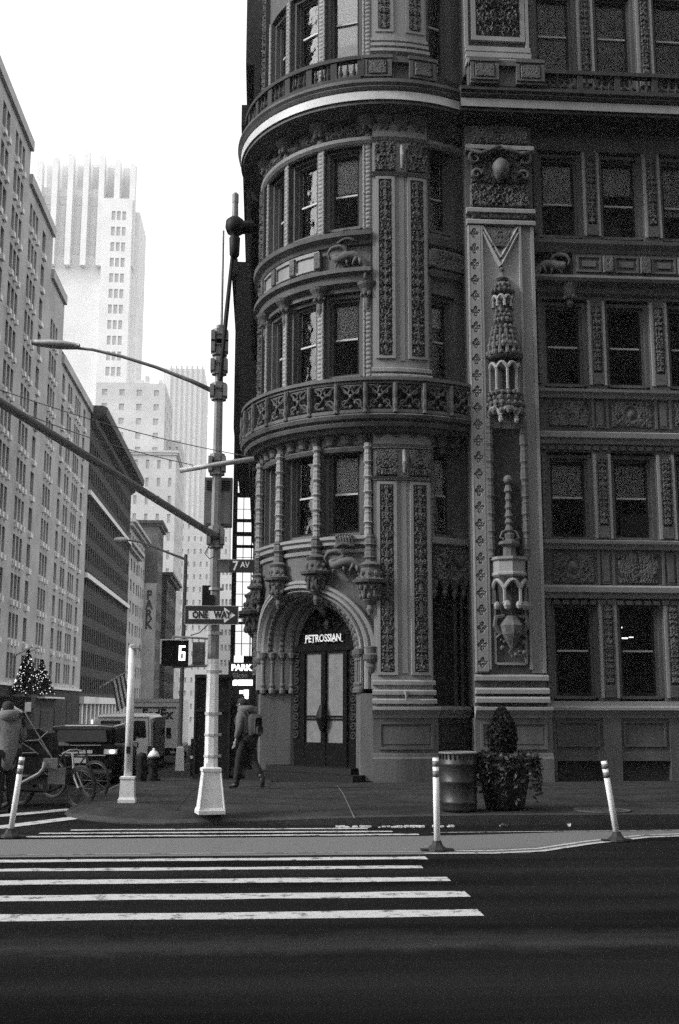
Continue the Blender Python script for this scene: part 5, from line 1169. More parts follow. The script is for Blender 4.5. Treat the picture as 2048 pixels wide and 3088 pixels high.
# signal heads seen from behind
for sg, lab in ((-1, 'grey traffic signal housing on the left side of the pole'), (1, 'grey traffic signal housing on the right side of the pole')):
    T = empty('traffic_light', (PXX + sg * .12, PYY + .28, 4.3), lab, 'traffic light')
    x0 = PXX + (sg * .10) + .02; mb = MB(); a, b = (x0 - .11, x0 + .11); bm_z0, bm_z1 = 4.32, 5.06
    mb.box(a, b, PYY + .16, PYY + .36, bm_z0, bm_z1); mb.box(a + .02, b - .02, PYY + .14, PYY + .16, bm_z0 + .03, bm_z1 - .03); obj('housing', mb, M['siggray'], T)
    for k in range(3): mb = MB(); mb.lathe(x0, PYY + .45, [(.09, 4.40 + .25 * k), (.09, 4.52 + .25 * k)], 10); obj('visor', mb, M['blackmetal'], T)
    for k in range(5): mb = MB(); mb.box(a + .03, b - .03, PYY + .125, PYY + .14, 4.86 + .032 * k, 4.875 + .032 * k); obj('vent_slot', mb, M['blackmetal'], T)
# street name sign, one way sign
T = empty('street_sign', (PXX + .4, PYY - .12, 3.75), 'dark street name plate reading 7 AV on the right of the signal pole', 'street sign')
p0, p1 = px(690, 1727, 16.4), px(768, 1690, 16.4)
mb = MB(); mb.box(p0.x, p1.x, PYY - .13, PYY - .11, p0.z - .0, p1.z); obj('plate', mb, M['signblack'], T)
mb = MB(); mb.box(p0.x - .155, p0.x - .002, PYY - .10, PYY - .085, p0.z + .0, p1.z); obj('rear_plate', mb, M['siggray'], T)
mb = MB(); put_text(mb, text_mb('7', .19, .003, .9, .004), (p0.x + .095, PYY - .134, (p0.z + p1.z) / 2), (1, 0, 0)); put_text(mb, text_mb('AV', .12, .003, .85, .002), (p0.x + .235, PYY - .134, (p0.z + p1.z) / 2 + .02), (1, 0, 0)); obj('lettering', mb, M['signwhite'], T)
mb = MB(); mb.box(p0.x - .16, p1.x, PYY - .128, PYY - .09, p1.z, p1.z + .012); obj('top_bracket', mb, M['galv'], T)
T = empty('one_way_sign', (PXX + .0, PYY - .15, 2.98), 'black ONE WAY sign with a pale right-pointing arrow on the signal pole', 'sign')
p0, p1 = px(557, 1882, 16.33), px(719, 1828, 16.33); yy = 16.33
mb = MB(); mb.box(p0.x, p1.x, yy, yy + .02, p0.z, p1.z); obj('plate', mb, M['signblack'], T)
mb = MB(); e = .007
for (a, b, c, d_) in ((p0.x - .004, p1.x + .004, p1.z - .003, p1.z + .004), (p0.x - .004, p1.x + .004, p0.z - .004, p0.z + .003), (p0.x - .004, p0.x + .003, p0.z, p1.z), (p1.x - .003, p1.x + .004, p0.z, p1.z)): mb.box(a, b, yy - .004, yy + .018, c, d_)
obj('rim', mb, M['frost'], T)
W_, Hh = p1.x - p0.x, p1.z - p0.z; q = lambda u, v: (p0.x + W_ * u, yy - .004, p0.z + Hh * v)
mb = MB(); mb.add([q(.07, .28), q(.735, .28), q(.735, .72), q(.07, .72)], [(0, 1, 2, 3)]); mb.add([q(.735, .08), q(.945, .5), q(.735, .92)], [(0, 1, 2)]); obj('arrow', mb, M['signwhite'], T)
mb = MB(); put_text(mb, text_mb('ONE', .135, .001, .78, .007), (p0.x + W_ * .285, yy - .009, p0.z + Hh * .5), (1, 0, 0)); put_text(mb, text_mb('WAY', .135, .001, .78, .007), (p0.x + W_ * .705, yy - .009, p0.z + Hh * .5), (1, 0, 0)); obj('lettering', mb, M['signblack'], T)
# pedestrian signal
T = empty('pedestrian_signal', (PXX - .4, PYY - .1, 2.3), 'black countdown signal showing a bright 6, bracketed to the left of the pole', 'pedestrian signal')
p0, p1 = px(487, 2007, 16.4), px(567, 1932, 16.4); a0 = Vector((p0.x, 16.42)); yaw = -.12
mb = MB(); mb.box(p0.x, p1.x, 16.40, 16.60, p0.z, p1.z); obj('housing', mb, M['blackmetal'], T)
mb = MB(); mb.box(p0.x - .018, p0.x, 16.30, 16.6, p0.z + .02, p1.z); mb.box(p0.x - .018, p1.x, 16.30, 16.6, p1.z, p1.z + .016); obj('visor_rim_highlight', mb, M['galv'], T)  # light on the left and top rims put into paler metal
mb = MB(); w_ = .024; cx, cz = px(549, 1969, 16.39).x, px(549, 1969, 16.39).z; hh = .105; ww = .042
for (a, b, c, d_) in ((cx - ww, cx - ww + w_, cz - hh, cz + hh), (cx - ww + w_, cx + ww, cz + hh - w_, cz + hh), (cx - ww + w_, cx + ww, cz - w_ * .3, cz + w_ * .7), (cx - ww + w_, cx + ww, cz - hh, cz - hh + w_), (cx + ww - w_, cx + ww, cz - hh + w_, cz - w_ * .3)): mb.box(a, b, 16.392, 16.399, c, d_)
obj('digit', mb, M['lit'], T)
T2 = empty('pedestrian_signal', (PXX - .2, PYY + .1, 2.3), 'grey backside of a second countdown signal between the bright 6 and the pole', 'pedestrian signal')
p0, p1 = px(580, 2004, 16.6), px(617, 1937, 16.6)
mb = MB(); mb.box(p0.x, p1.x, 16.55, 16.85, p0.z, p1.z); mb.box(p0.x + .02, p1.x - .02, 16.53, 16.55, p0.z + .03, p1.z - .03); obj('housing', mb, M['siggray'], T2)
mb = MB(); a, b = px(522, 1920, 16.5), px(628, 1926, 16.5); mb.tube([a, b], .016, 7); a2, b2 = px(520, 2012, 16.5), px(628, 2008, 16.5); mb.tube([a2, b2], .018, 7); mb.tube([a, px(522, 1935, 16.5)], .014, 6); mb.tube([a2, px(520, 2000, 16.5)], .014, 6); obj('bracket_arm', mb, M['galvd'], T2)
# short pole
T = empty('short_pole', (-2.02, 18.4, .15), 'short pale round pole on a square base near the bicycles', 'pole')
zt = px(385, 1952, 18.4).z; zb = px(385, 2342, 18.4).z; mb = MB(); mb.lathe(-2.02 + .0, 18.4, [(.062, zb), (.055, zt)], 12); XP = px(386, 2342, 18.4).x
mb = MB(); mb.lathe(XP, 18.4, [(.066, zb), (.056, zt)], 12); obj('shaft', mb, M['silver'], T, True)
mb = MB(); mb.lathe(XP, 18.4, [(.19, .15), (.19, .20), (.165, .24), (.15, zb - .04), (.165, zb - .03), (.165, zb), (.07, zb + .01)], 4, PI / 4); obj('base', mb, M['silver'], T)
mb = MB(); mb.box(XP - .01, XP + .12, 18.33, 18.4, zt - .02, zt + .02); mb.lathe(XP + .11, 18.36, [(.02, zt - .07), (.025, zt + .04)], 8); mb.lathe(XP, 18.4, [(.058, zt - .01), (.06, zt + .03), (.02, zt + .05)], 10); obj('top_bracket', mb, M['galv'], T)
mb = MB(); zz = px(385, 2262, 18.4).z; mb.box(XP - .03, XP + .03, 18.30, 18.36, zz - .05, zz + .06); obj('push_button', mb, M['blackmetal'], T)
# far street lamp
Yl = 36; T = empty('street_lamp', (px(545, 2280, Yl).x, Yl, ground_z(Yl) + .15), 'thin dark street lamp with a long arm farther down the side street', 'street lamp')
bx, bt = px(541, 2280, Yl), px(561, 1672, Yl); mb = MB(); mb.tube([(bx.x, Yl, .0), tuple(bt)], [.075, .055], 8); obj('shaft', mb, M['galvd'], T)
mb = MB(); P = [px(558, 1686, Yl), px(510, 1668, Yl), px(460, 1648, Yl), px(420, 1634, Yl), px(380, 1628, Yl)]; mb.tube(P, [.045, .035, .03, .028, .025], 6); obj('lamp_arm', mb, M['galvd'], T)
mb = MB(); P = [px(382, 1627, Yl), px(365, 1628, Yl), px(345, 1628, Yl)]; mb.tube(P, [.06, .1, .06], 8); obj('lamp_head', mb, M['silver'], T)
mb = MB(); c = px(543, 2300, Yl); mb.lathe(c.x, Yl, [(.2, ground_z(Yl) + .15), (.17, px(0, 2256, Yl).z), (.08, px(0, 2250, Yl).z)], 4, PI / 4); obj('base', mb, M['silver'], T)

# flexible posts
def post(x, y, h, lx, ly, lab):
    T = empty('flexible_post', (x, y, .0), lab, 'bollard', 'white flexible posts on the painted kerb zone')
    P = lambda t: (x + lx * t, y + ly * t, .06 + (h - .06) * t)
    mb = MB(); mb.tube([P(t) for t in (0, .5, 1)], .037, 14); obj('tube', mb, M['white'], T, True)
    for (a, b) in ((.78, .855), (.90, .965)):
        a_, b_ = (1 - (1 - a)) , b; mb = MB(); mb.tube([P(a), P(b)], .0395, 14); obj('reflective_band', mb, M['band'], T, True)
    mb = MB(); mb.lathe(x, y, [(.13, .009), (.125, .03), (.07, .07), (.055, .10), (.05, .12)], 8, PI / 8); mb.box(x - .19, x + .19, y - .06, y + .06, .009, .03); obj('base', mb, M['rubber'], T)
post(2.08, 13.33, 1.06, -.005, 0, 'upright white banded post between the crosswalk bars and the litter bin')
post(4.47, 14.15, .98, -.13, 0, 'white banded post tilting left at the far right of the painted kerb zone')
post(-3.13, 14.95, 1.0, .10, 0, 'white banded post leaning right in front of the pedicab at the left edge')
# litter bin
T = empty('litter_bin', (2.91, 16.65, .15), 'dark ribbed steel litter bin left of the potted shrub', 'litter bin')
bx, by = 2.93, 16.68; mb = MB(); mb.lathe(bx, by, [(.255, .16), (.262, .20), (.262, .26), (.27, .27), (.27, .30), (.262, .31), (.266, .55), (.274, .56), (.274, .59), (.266, .60), (.27, .80), (.278, .81), (.278, .84), (.27, .85), (.272, .98), (.25, .98), (.25, .5)], 28); obj('drum', mb, M['bin'], T, True)
mb = MB(); mb.tube([(bx + .272 * math.cos(a), by + .272 * math.sin(a), .985) for a in np.linspace(0, 2 * PI, 29)], .016, 6, False); obj('rim', mb, M['galvd'], T)
for k in range(26): mb = MB(); a = 2 * PI * k / 26; mb.box(bx + .272 * math.cos(a) - .012, bx + .272 * math.cos(a) + .012, by + .272 * math.sin(a) - .012, by + .272 * math.sin(a) + .012, .90, .985); obj('rim_slat', mb, M['blackmetal'], T)
# potted shrub
T = empty('potted_shrub', (3.72, 16.85, .15), 'large black planter with a dark cone shrub and trailing leaves on the sidewalk', 'planter')
cx, cy = 3.66, 16.9
mb = MB(); mb.lathe(cx, cy, [(.27, .15), (.29, .2), (.34, .45), (.39, .72), (.42, .78), (.42, .84), (.38, .84), (.37, .78)], 28); obj('pot', mb, M['pot'], T, True)
def leaves(mb, pts, size):
    for (x, y, z) in pts:
        a, b = random.uniform(0, 2 * PI), random.uniform(-1.2, 1.2); s = size * random.uniform(.6, 1.4)
        u = Vector((math.cos(a) * math.cos(b), math.sin(a) * math.cos(b), math.sin(b))); w_ = u.cross(Vector((random.uniform(-1, 1), random.uniform(-1, 1), random.uniform(-1, 1)))).normalized() * s * .45; p = Vector((x, y, z))
        mb.add([tuple(p - u * s), tuple(p + w_), tuple(p + u * s), tuple(p - w_)], [(0, 1, 2, 3)])
P = []
for k in range(5200):
    z = .80 + .84 * random.random() ** 1.25; t = (z - .80) / .83; r = (.23 * math.sin(min(1, (t * .9 + .35)) * PI * .5) if t < .45 else .23 * math.cos((t - .45) / .60 * PI / 2) ** .8) if t < 1.02 else .02
    r = r * random.uniform(.75, 1.06); a = random.uniform(0, 2 * PI); P.append((cx - .02 + r * math.cos(a), cy + r * math.sin(a), z))
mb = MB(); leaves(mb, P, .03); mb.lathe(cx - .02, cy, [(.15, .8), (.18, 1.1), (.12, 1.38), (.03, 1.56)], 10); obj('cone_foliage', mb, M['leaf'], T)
P = []
for k in range(95):
    a = random.uniform(0, 2 * PI); L = random.uniform(.12, .62); r0 = random.uniform(.24, .39)
    for j in range(26):
        t = j / 25; r = r0 + .16 * math.sin(t * PI * .55) ; z = .88 + .10 * math.sin(t * 3) - L * t * t; P.append((cx + r * math.cos(a + .2 * t) * 1.05 + random.uniform(-.03, .03), cy + r * math.sin(a + .2 * t) + random.uniform(-.03, .03), z + random.uniform(-.03, .03)))
for k in range(700): a = random.uniform(0, 2 * PI); r = random.uniform(.15, .46) * random.choice((1, 1, 1.12)); P.append((cx + r * math.cos(a), cy + r * math.sin(a), .86 + random.uniform(-.04, .12)))
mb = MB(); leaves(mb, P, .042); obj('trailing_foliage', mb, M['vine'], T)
# hydrant and small posts
def gz(y): return ground_z(y) + .15
hx, hy = px(462, 2340, 27).x, 27.0; T = empty('fire_hydrant', (hx, hy, gz(hy)), 'dark fire hydrant with a pale domed cap behind the short pole', 'hydrant')
g = gz(hy); mb = MB(); mb.lathe(hx, hy, [(.17, g), (.17, g + .05), (.11, g + .07), (.105, g + .48), (.14, g + .5), (.14, g + .54)], 14); mb.tube([(hx - .2, hy, g + .38), (hx + .2, hy, g + .38)], .055, 8); mb.tube([(hx, hy - .2, g + .36), (hx, hy, g + .36)], .07, 8); obj('barrel', mb, M['blackmetal'], T)
mb = MB(); mb.lathe(hx, hy, [(.145, g + .54), (.13, g + .6), (.08, g + .67), (.03, g + .70), (.03, g + .74), (.01, g + .74)], 14); obj('cap', mb, M['silver'], T, True)
for (xp, yb, dd, lab) in ((426, 2346, 26.6, 'stubby black guard post just left of the hydrant'),):
    p = px(xp, yb, dd); g = gz(dd); mb = MB(); mb.lathe(p.x, dd, [(.12, g), (.12, g + .58), (.09, g + .63), (.02, g + .65)], 12); o = tag(obj('guard_post', mb, M['blackmetal']), lab, 'bollard')
Yb = 31; p = px(580, 2320, Yb); g = gz(Yb); T = empty('barrier', (p.x, Yb, g), 'black banded post with a white barrier board at the left of the black kiosk', 'barrier')
mb = MB(); mb.lathe(p.x, Yb, [(.06, g), (.055, g + 1.0)], 10); obj('post', mb, M['blackmetal'], T); mb = MB(); mb.lathe(p.x, Yb, [(.065, g + .45), (.065, g + .52)], 10); mb.lathe(p.x, Yb, [(.062, g + .97), (.06, g + 1.01)], 10); obj('pale_ring', mb, M['silver'], T)
mb = MB(); mb.box(p.x + .05, p.x + .40, Yb - .02, Yb + .02, g + .42, g + .52); obj('board', mb, M['white'], T)
mb = MB(); mb.box(p.x + .22, p.x + .27, Yb + .02, Yb + .06, g, g + .42); mb.box(p.x + .05, p.x + .45, Yb - .1, Yb + .15, g, g + .05); obj('board_foot', mb, M['galvd'], T)
# kiosk
T = empty('newsstand_kiosk', (-1.2, 29.5, gz(29)), 'plain black kiosk standing on the sidewalk behind the signal pole', 'kiosk')
x0, x1 = px(584, 2200, 28).x, px(694, 2200, 28).x; g = gz(28); zt = px(600, 2034, 28).z
mb = MB(); mb.box(x0 + .03, x1 - .03, 28.05, 31, g, zt - .08); obj('body', mb, M['blackmetal'], T); mb = MB(); mb.box(x0, x1, 27.95, 31.1, zt - .08, zt); obj('roof', mb, M['blackmetal'], T)
mb = MB(); mb.box(x0, x0 + .05, 28.0, 28.06, g, zt - .08); mb.box(x1 - .05, x1, 28.0, 28.06, g, zt - .08); mb.box(x0 + .05, x1 - .05, 28.0, 28.05, g, g + .12); mb.box(x0 + .05, x1 - .05, 28.0, 28.05, zt - .9, zt - .84); obj('corner_trim', mb, M['sash'], T)
# parking sign
T = empty('parking_sign', (px(728, 2040, 34).x, 34, 1.8), 'lit parking garage sign reading PARK with a smaller word below, at the dark gap', 'sign')
def pbox(mb, xa, ya, xb, yb, Y, th=.04): a, b = px(xa, yb, Y), px(xb, ya, Y); mb.box(a.x, b.x, Y, Y + th, a.z, b.z); return mb
mb = MB(); pbox(mb, 688, 1996, 768, 2072, 34, .3); pbox(mb, 688, 2072, 768, 2130, 34.02, .28); obj('panel', mb, M['signblack'], T)
mb = MB(); v = px(728, 2014, 33.97); put_text(mb, text_mb('PARK', .245, .005, 1.0, .012), v, (1, 0, 0)); obj('park_lettering', mb, M['litsign'], T)
mb = MB(); v = px(724, 2037, 33.97); put_text(mb, text_mb('Silcon', .20, .003, .95, .0), v, (1, 0, 0)); obj('word_lettering', mb, M['frost'], T)
mb = MB(); pbox(mb, 687, 2050, 716, 2067, 33.95); pbox(mb, 718, 2050, 762, 2067, 33.95); obj('lit_strip', mb, M['litsign'], T)
mb = MB(); pbox(mb, 735, 2080, 750, 2098, 33.95); pbox(mb, 722, 2082, 733, 2092, 33.95); pbox(mb, 738, 2098, 749, 2108, 33.95); obj('lit_symbol', mb, M['litsign'], T)
mb = MB(); pbox(mb, 706, 1978, 734, 1997, 33.95); obj('upper_lit_panel', mb, M['litsign'], T)
g = gz(34); mb = MB(); a = px(693, 2100, 34.1); b = px(763, 2100, 34.1); mb.box(a.x, a.x + .06, 34.05, 34.11, g, 2.0); mb.box(b.x - .06, b.x, 34.05, 34.11, g, 2.0); obj('leg', mb, M['blackmetal'], T)
# fir trees with lights on the marquee
for i, (xp, yt, yb, lab) in enumerate(((78, 1958, 2112, 'taller lit fir tree on the dark marquee, left of the pair'), (122, 1992, 2112, 'shorter lit fir tree on the dark marquee, right of the pair'))):
    Yt = 84 + i * 3; c = px(xp, yb, Yt); top = px(xp, yt, Yt); H_ = top.z - c.z; base_z = 2.3; T = empty('fir_tree', (-16.9, Yt, base_z), lab, 'tree'); X_ = -16.9 + .0
    X_ = c.x; P = []; Rm = 1.15 if i == 0 else 1.0
    for k in range(2600):
        t = random.random() ** .8; r = Rm * (1 - t) * random.uniform(.5, 1.05) * (1 + .15 * math.sin(t * 40)); a = random.uniform(0, 2 * PI); P.append((X_ + r * math.cos(a), Yt + r * math.sin(a), base_z + .2 + (top.z - base_z - .2) * t))
    mb = MB(); leaves(mb, P, .12); mb.lathe(X_, Yt, [(Rm * .6, base_z + .3), (.05, top.z - .2)], 8); obj('crown', mb, M['leaf'], T)
    mb = MB(); mb.lathe(X_, Yt, [(.12, base_z), (.1, base_z + .5)], 8); obj('trunk', mb, M['brickdark'], T)
    mb = MB()
    for k in range(120 if i == 0 else 80):
        t = random.random() ** 1.1; r = Rm * (1 - t) * 1.05; a = random.uniform(PI * .9, PI * 2.1); p = (X_ + r * math.cos(a), Yt + r * math.sin(a), base_z + .2 + (top.z - base_z - .2) * t); s = random.uniform(.018, .036); mb.ball(p, s, 5, 4)
    o = obj('fairy_lights', mb, M['bulb'], T); o['kind'] = 'stuff'
mb = MB(); mb.box(XLB, -15.2, 82, 90, 2.2, 2.32); obj('marquee_edge', mb, M['limetrim'], CANOPY)
# flagpoles with flag
def flag(a, b, lab, cloth=True, Y=0):
    T = empty('flagpole', tuple(a), lab, 'flag'); mb = MB(); mb.tube([a, b], [.10, .07], 6); mb.ball(tuple(b), .13, 6, 4); obj('pole', mb, M['silver'], T)
    if cloth:
        for s in range(7):
            mb = MB(); v = []; L = 3.4
            for j in range(9):
                for q in (0, 1):
                    t = (s + q) / 7; p = a + (b - a) * (.42 + .48 * t); u = j / 8; v.append((p.x + .55 * u * L * .42 + .0 * t, p.y + .12 * math.sin(u * 5 + t * 3), p.z - u * L * .95 - .1))
            mb.add(v, [(2 * j, 2 * j + 1, 2 * j + 3, 2 * j + 2) for j in range(8)]); obj('stripe', mb, M['cloth_l'] if s % 2 else M['cloth_d'], T)
flag(px(301, 2073, 126), px(385, 2024, 124), 'striped flag hanging from a slanted pole on the dark brick block')
flag(px(42, 1978, 84), px(96, 1950, 83), 'bare slanted pale pole on the pale block, left one above the fir trees', False)
flag(px(88, 1966, 87), px(116, 1953, 86), 'bare slanted pale pole on the pale block, right one above the fir trees', False)

# ------------------------------------------------------------------ vehicles (local: x across, y length with the rear at y=0, z up)
def loft(mb, st, k=10):
    """stations (y, halfwidth, z0, z1, roundness): rounded-rectangle sections"""
    v = []
    for (y, hw, z0, z1, rr) in st:
        for j in range(4 * k // 2):
            a = 2 * PI * j / (2 * k); ca, sa = math.cos(a), math.sin(a); e = 2 / (2 + rr * 6)
            v.append((hw * math.copysign(abs(ca) ** e, ca), y, (z0 + z1) / 2 + (z1 - z0) / 2 * math.copysign(abs(sa) ** e, sa)))
    n = 2 * k
    mb.add(v, [(i * n + j, i * n + (j + 1) % n, (i + 1) * n + (j + 1) % n, (i + 1) * n + j) for i in range(len(st) - 1) for j in range(n)] + [tuple(range(n)), tuple(range(len(st) * n - 1, (len(st) - 1) * n - 1, -1))]); return mb
def wheel(T, x, y, r, wd=.2):
    mb = MB(); sx_ = 1 if x > 0 else -1
    mb.tube([(x - sx_ * wd, y, r), (x - sx_ * wd * .9, y, r), (x - sx_ * .02, y, r), (x, y, r)], [r * .9, r, r, r * .9], 20); o = obj('wheel', mb, M['tyre'], T, keep_local=True)
    mb = MB(); mb.tube([(x - .02 * sx_, y, r), (x + .012 * sx_, y, r)], [r * .62, r * .58], 14); obj('rim', mb, M['galvd'], o, keep_local=True)
def vehicle(name, x, y, label, rz=0): return empty(name, (x, y, ground_z(y) + .0), label, 'car' if name == 'parked_car' else ('van' if name == 'van' else 'truck'), rz=rz)
# dark sedan seen from behind
T = vehicle('parked_car', -4.38, 28.5, 'black estate car seen from behind, between the pedicab and the short pale pole'); L = dict(keep_local=True)
mb = MB(); loft(mb, [(0, .84, .42, .92, .7), (.08, .92, .34, 1.0, .7), (.6, .96, .26, 1.02, .7), (1.4, .97, .22, .98, .7), (3.2, .97, .22, .95, .7), (4.3, .93, .24, .86, .6), (4.75, .80, .34, .74, .5)]); obj('body', mb, M['carblack'], T, False, True)
mb = MB(); loft(mb, [(.10, .76, .9, 1.34, .8), (.3, .80, .9, 1.41, .8), (2.6, .80, .9, 1.43, .8), (3.2, .78, .9, 1.28, .6), (3.8, .76, .85, .98, .5)]); obj('cabin', mb, M['carblack'], T, False, True)
mb = MB(); mb.tube([(-.72, .16, 1.39), (-.4, .10, 1.425), (.4, .10, 1.425), (.72, .16, 1.39)], .018, 6); mb.tube([(.76, .3, 1.40), (.76, 2.5, 1.44)], .018, 6); obj('roof_highlight', mb, M['chrome'], T, False, True)  # bright roof-edge highlight drawn as chrome tubes
mb = MB(); mb.add([(-.64, .04, 1.04), (.64, .04, 1.04), (.58, .08, 1.32), (-.58, .08, 1.32)], [(0, 1, 2, 3)]); obj('rear_window', mb, M['autoglass'], T, False, True)
for sg in (-1, 1):
    wheel(T, sg * .96, .95, .33); wheel(T, sg * .96, 3.75, .33)
    mb = MB(); mb.box(sg * .74 - .16, sg * .74 + .16, -.02, .06, .74, .86); obj('tail_light', mb, M['frost'] if sg > 0 else M['cargrey'], T, False, True)
    mb = MB(); mb.add([(sg * .712, .8, 1.0), (sg * .712, 2.9, 1.0), (sg * .712, 2.6, 1.25), (sg * .712, 1.2, 1.3)], [(0, 1, 2, 3)]); obj('side_window', mb, M['autoglass'], T, False, True)
    mb = MB(); mb.box(sg * .98 - .06, sg * .98 + .06, 2.75, 2.9, .98, 1.08); obj('wing_mirror', mb, M['carblack'], T, False, True)
mb = MB(); mb.ball((.78, -.03, .80), .075, 8, 6, .6); obj('lit_lamp', mb, M['litsign'], T, False, True)
mb = MB(); mb.box(-.62, .62, -.03, .05, .70, .725); mb.box(-.80, .80, -.06, .04, .40, .43); mb.box(-.5, .5, -.02, .05, .95, .965); obj('chrome_strip', mb, M['chrome'], T, False, True)
mb = MB(); loft(mb, [(-.06, .80, .26, .5, .6), (.1, .90, .24, .54, .6)]); obj('bumper', mb, M['carblack'], T, True, True)
mb = MB(); mb.box(-.16, .16, -.05, -.03, .53, .66); obj('number_plate', mb, M['frost'], T, False, True)
mb = MB(); mb.box(-.34, -.05, -.045, -.02, .76, .80); mb.box(-.02, .30, -.045, -.02, .76, .84); obj('boot_badge', mb, M['frost'], T, False, True)
# white van seen from behind
T = vehicle('van', -4.36, 37, 'white van seen from behind with a dark rear window and shaded right side')
mb = MB(); loft(mb, [(0, .90, .32, 1.84, .75), (.1, .96, .28, 1.90, .75), (.6, .99, .26, 1.93, .75), (3.6, .99, .26, 1.93, .75), (4.3, .97, .26, 1.72, .6), (4.7, .95, .28, 1.15, .5), (5.4, .85, .32, 1.0, .5)]); obj('body', mb, M['carwhite'], T, False, True)
for sg in (-1, 1):
    mb = MB(); mb.add([(sg * .08, -.03, 1.18), (sg * .74, -.03, 1.18), (sg * .70, -.03, 1.70), (sg * .08, -.03, 1.70)], [(0, 1, 2, 3)]); obj('rear_window', mb, M['autoglass'], T, False, True)
    mb = MB(); mb.box(sg * .86 - .06, sg * .86 + .06, -.02, .05, .62, .90); obj('tail_light', mb, M['cargrey'], T, False, True)
    wheel(T, sg * .98, 1.1, .35); wheel(T, sg * .98, 4.3, .35)
    mb = MB(); mb.box(sg * 1.12 - .08, sg * 1.12 + .08, 4.2, 4.3, 1.15, 1.4); obj('wing_mirror', mb, M['carblack'], T, False, True)
mb = MB(); mb.tube([(.99, 2.1, 1.0), (1.0, 2.2, 1.1), (1.0, 3.4, 1.1)], .02, 5); mb.box(.98, 1.006, .3, 4.2, .5, 1.80); obj('shaded_side_panel', mb, M['cargrey'], T, False, True)  # shade on the right side put into a dark panel colour
mb = MB(); mb.tube([(-.80, .0, 1.80), (.80, .0, 1.80)], .018, 6); mb.tube([(.80, -.0, 1.78), (.86, -.0, .6)], .014, 6); mb.box(-.008, .008, -.02, 0, .5, 1.75); obj('door_seam', mb, M['galvd'], T, False, True)
mb = MB(); mb.box(.12, .50, -.03, -.01, .86, 1.02); obj('number_plate_frame', mb, M['carblack'], T, False, True); mb = MB(); mb.box(.15, .47, -.035, -.03, .88, 1.0); obj('number_plate', mb, M['frost'], T, False, True)
mb = MB(); mb.box(-.92, .92, -.12, .02, .32, .48); obj('bumper', mb, M['carblack'], T, False, True)
# delivery truck
T = vehicle('delivery_truck', -4.78, 53, 'boxy pale delivery truck lettered across its rear, behind the white van')
mb = MB(); mb.box(-1.18, 1.18, 0, 5.5, .75, 2.96); obj('cargo_box', mb, M['carwhite'], T, False, True)
mb = MB(); mb.box(-1.2, 1.2, -.05, 0, 2.84, 2.99); mb.box(-1.2, -1.1, -.05, 0, .75, 2.84); mb.box(1.1, 1.2, -.05, 0, .75, 2.84); obj('door_frame', mb, M['silver'], T, False, True)
mb = MB(); mb.box(-1.0, .95, -.03, 0, 2.55, 2.62); obj('door_shadow_gap', mb, M['cargrey'], T, False, True)
mb = MB(); put_text(mb, text_mb('FedEx', .62, .01, .92, .018), (.08, -.04, 2.28), (1, 0, 0)); obj('lettering', mb, M['cornice'], T, False, True)
mb = MB(); mb.box(-1.15, 1.15, -.25, .0, .45, .72); mb.box(-1.1, 1.1, .2, 7, .4, .75); obj('bumper', mb, M['carblack'], T, False, True)
mb = MB(); loft(mb, [(5.6, 1.0, .5, 2.1, .6), (6.6, 1.05, .5, 2.1, .6), (7.2, .95, .5, 1.2, .5)]); obj('cab', mb, M['carwhite'], T, True, True)
for sg in (-1, 1):
    wheel(T, sg * 1.12, 1.2, .42); wheel(T, sg * 1.1, 6.3, .42); mb = MB(); mb.box(sg * .85 - .1, sg * .85 + .1, -.27, -.25, .52, .62); obj('tail_light', mb, M['frost'], T, False, True)
mb = MB(); mb.box(-.2, .2, -.045, -.03, 1.55, 1.85); mb.box(.5, .75, -.045, -.03, 1.2, 1.4); obj('notice_label', mb, M['cargrey'], T, False, True)

# ------------------------------------------------------------------ cycles
def spoked(T, c, r, ax, tyre_w=.02, mname='wheel'):
    """wheel at c in the vertical plane spanned by ax (horizontal unit vector) and z"""
    c = Vector(c); ax = Vector(ax).normalized()
    P = [c + ax * r * math.cos(a) + Vector((0, 0, r * math.sin(a))) for a in np.linspace(0, 2 * PI, 33)]
    mb = MB(); mb.tube(P, tyre_w, 7, False); o = obj(mname, mb, M['tyre'], T)
    mb = MB(); mb.tube([c + (p - c) * .92 for p in P], tyre_w * .5, 5, False); obj('rim', mb, M['cargrey'], o)
    mb = MB()
    for k in range(14): a = 2 * PI * k / 14; mb.tube([c, c + ax * r * .92 * math.cos(a) + Vector((0, 0, r * .92 * math.sin(a)))], .0028, 3)
    mb.ball(tuple(c), .035, 8, 6); obj('spokes', mb, M['cargrey'], o)
ax = Vector((.82, -.57, 0)).normalized()
T = empty('pedicab', (-3.4, 19.2, 0), 'black hooded pedicab with a thick pale frame tube at the left edge', 'pedicab')
fc = px(243, 2372, 19.0); fc.z = .335; spoked(T, fc, .31, ax, .028, 'front_wheel')
head = px(222, 2312, 19.2); mb = MB()
for s in (-.05, .05):
    o_ = Vector((ax.y, -ax.x, 0)) * s; mb.tube([fc + o_, fc + (head - fc) * .5 + o_ + ax * -.02, head + o_ * .3], .014, 6)
mb.tube([head, head + Vector((-.03, .02, .22))], .018, 7); hb = head + Vector((-.03, .02, .22)); mb.tube([hb + Vector((.12, .28, .02)), hb + Vector((.04, .1, .05)), hb + Vector((-.04, -.1, .05)), hb + Vector((-.12, -.28, .0))], .013, 6); obj('fork', mb, M['galv'], T)
mb = MB(); mb.tube([px(135, 2298, 19.0), px(131, 2318, 19.0), px(118, 2334, 19.0), px(62, 2364, 19.0), px(20, 2378, 19)], .032, 8); obj('frame_tube', mb, M['galvd'], T, True)
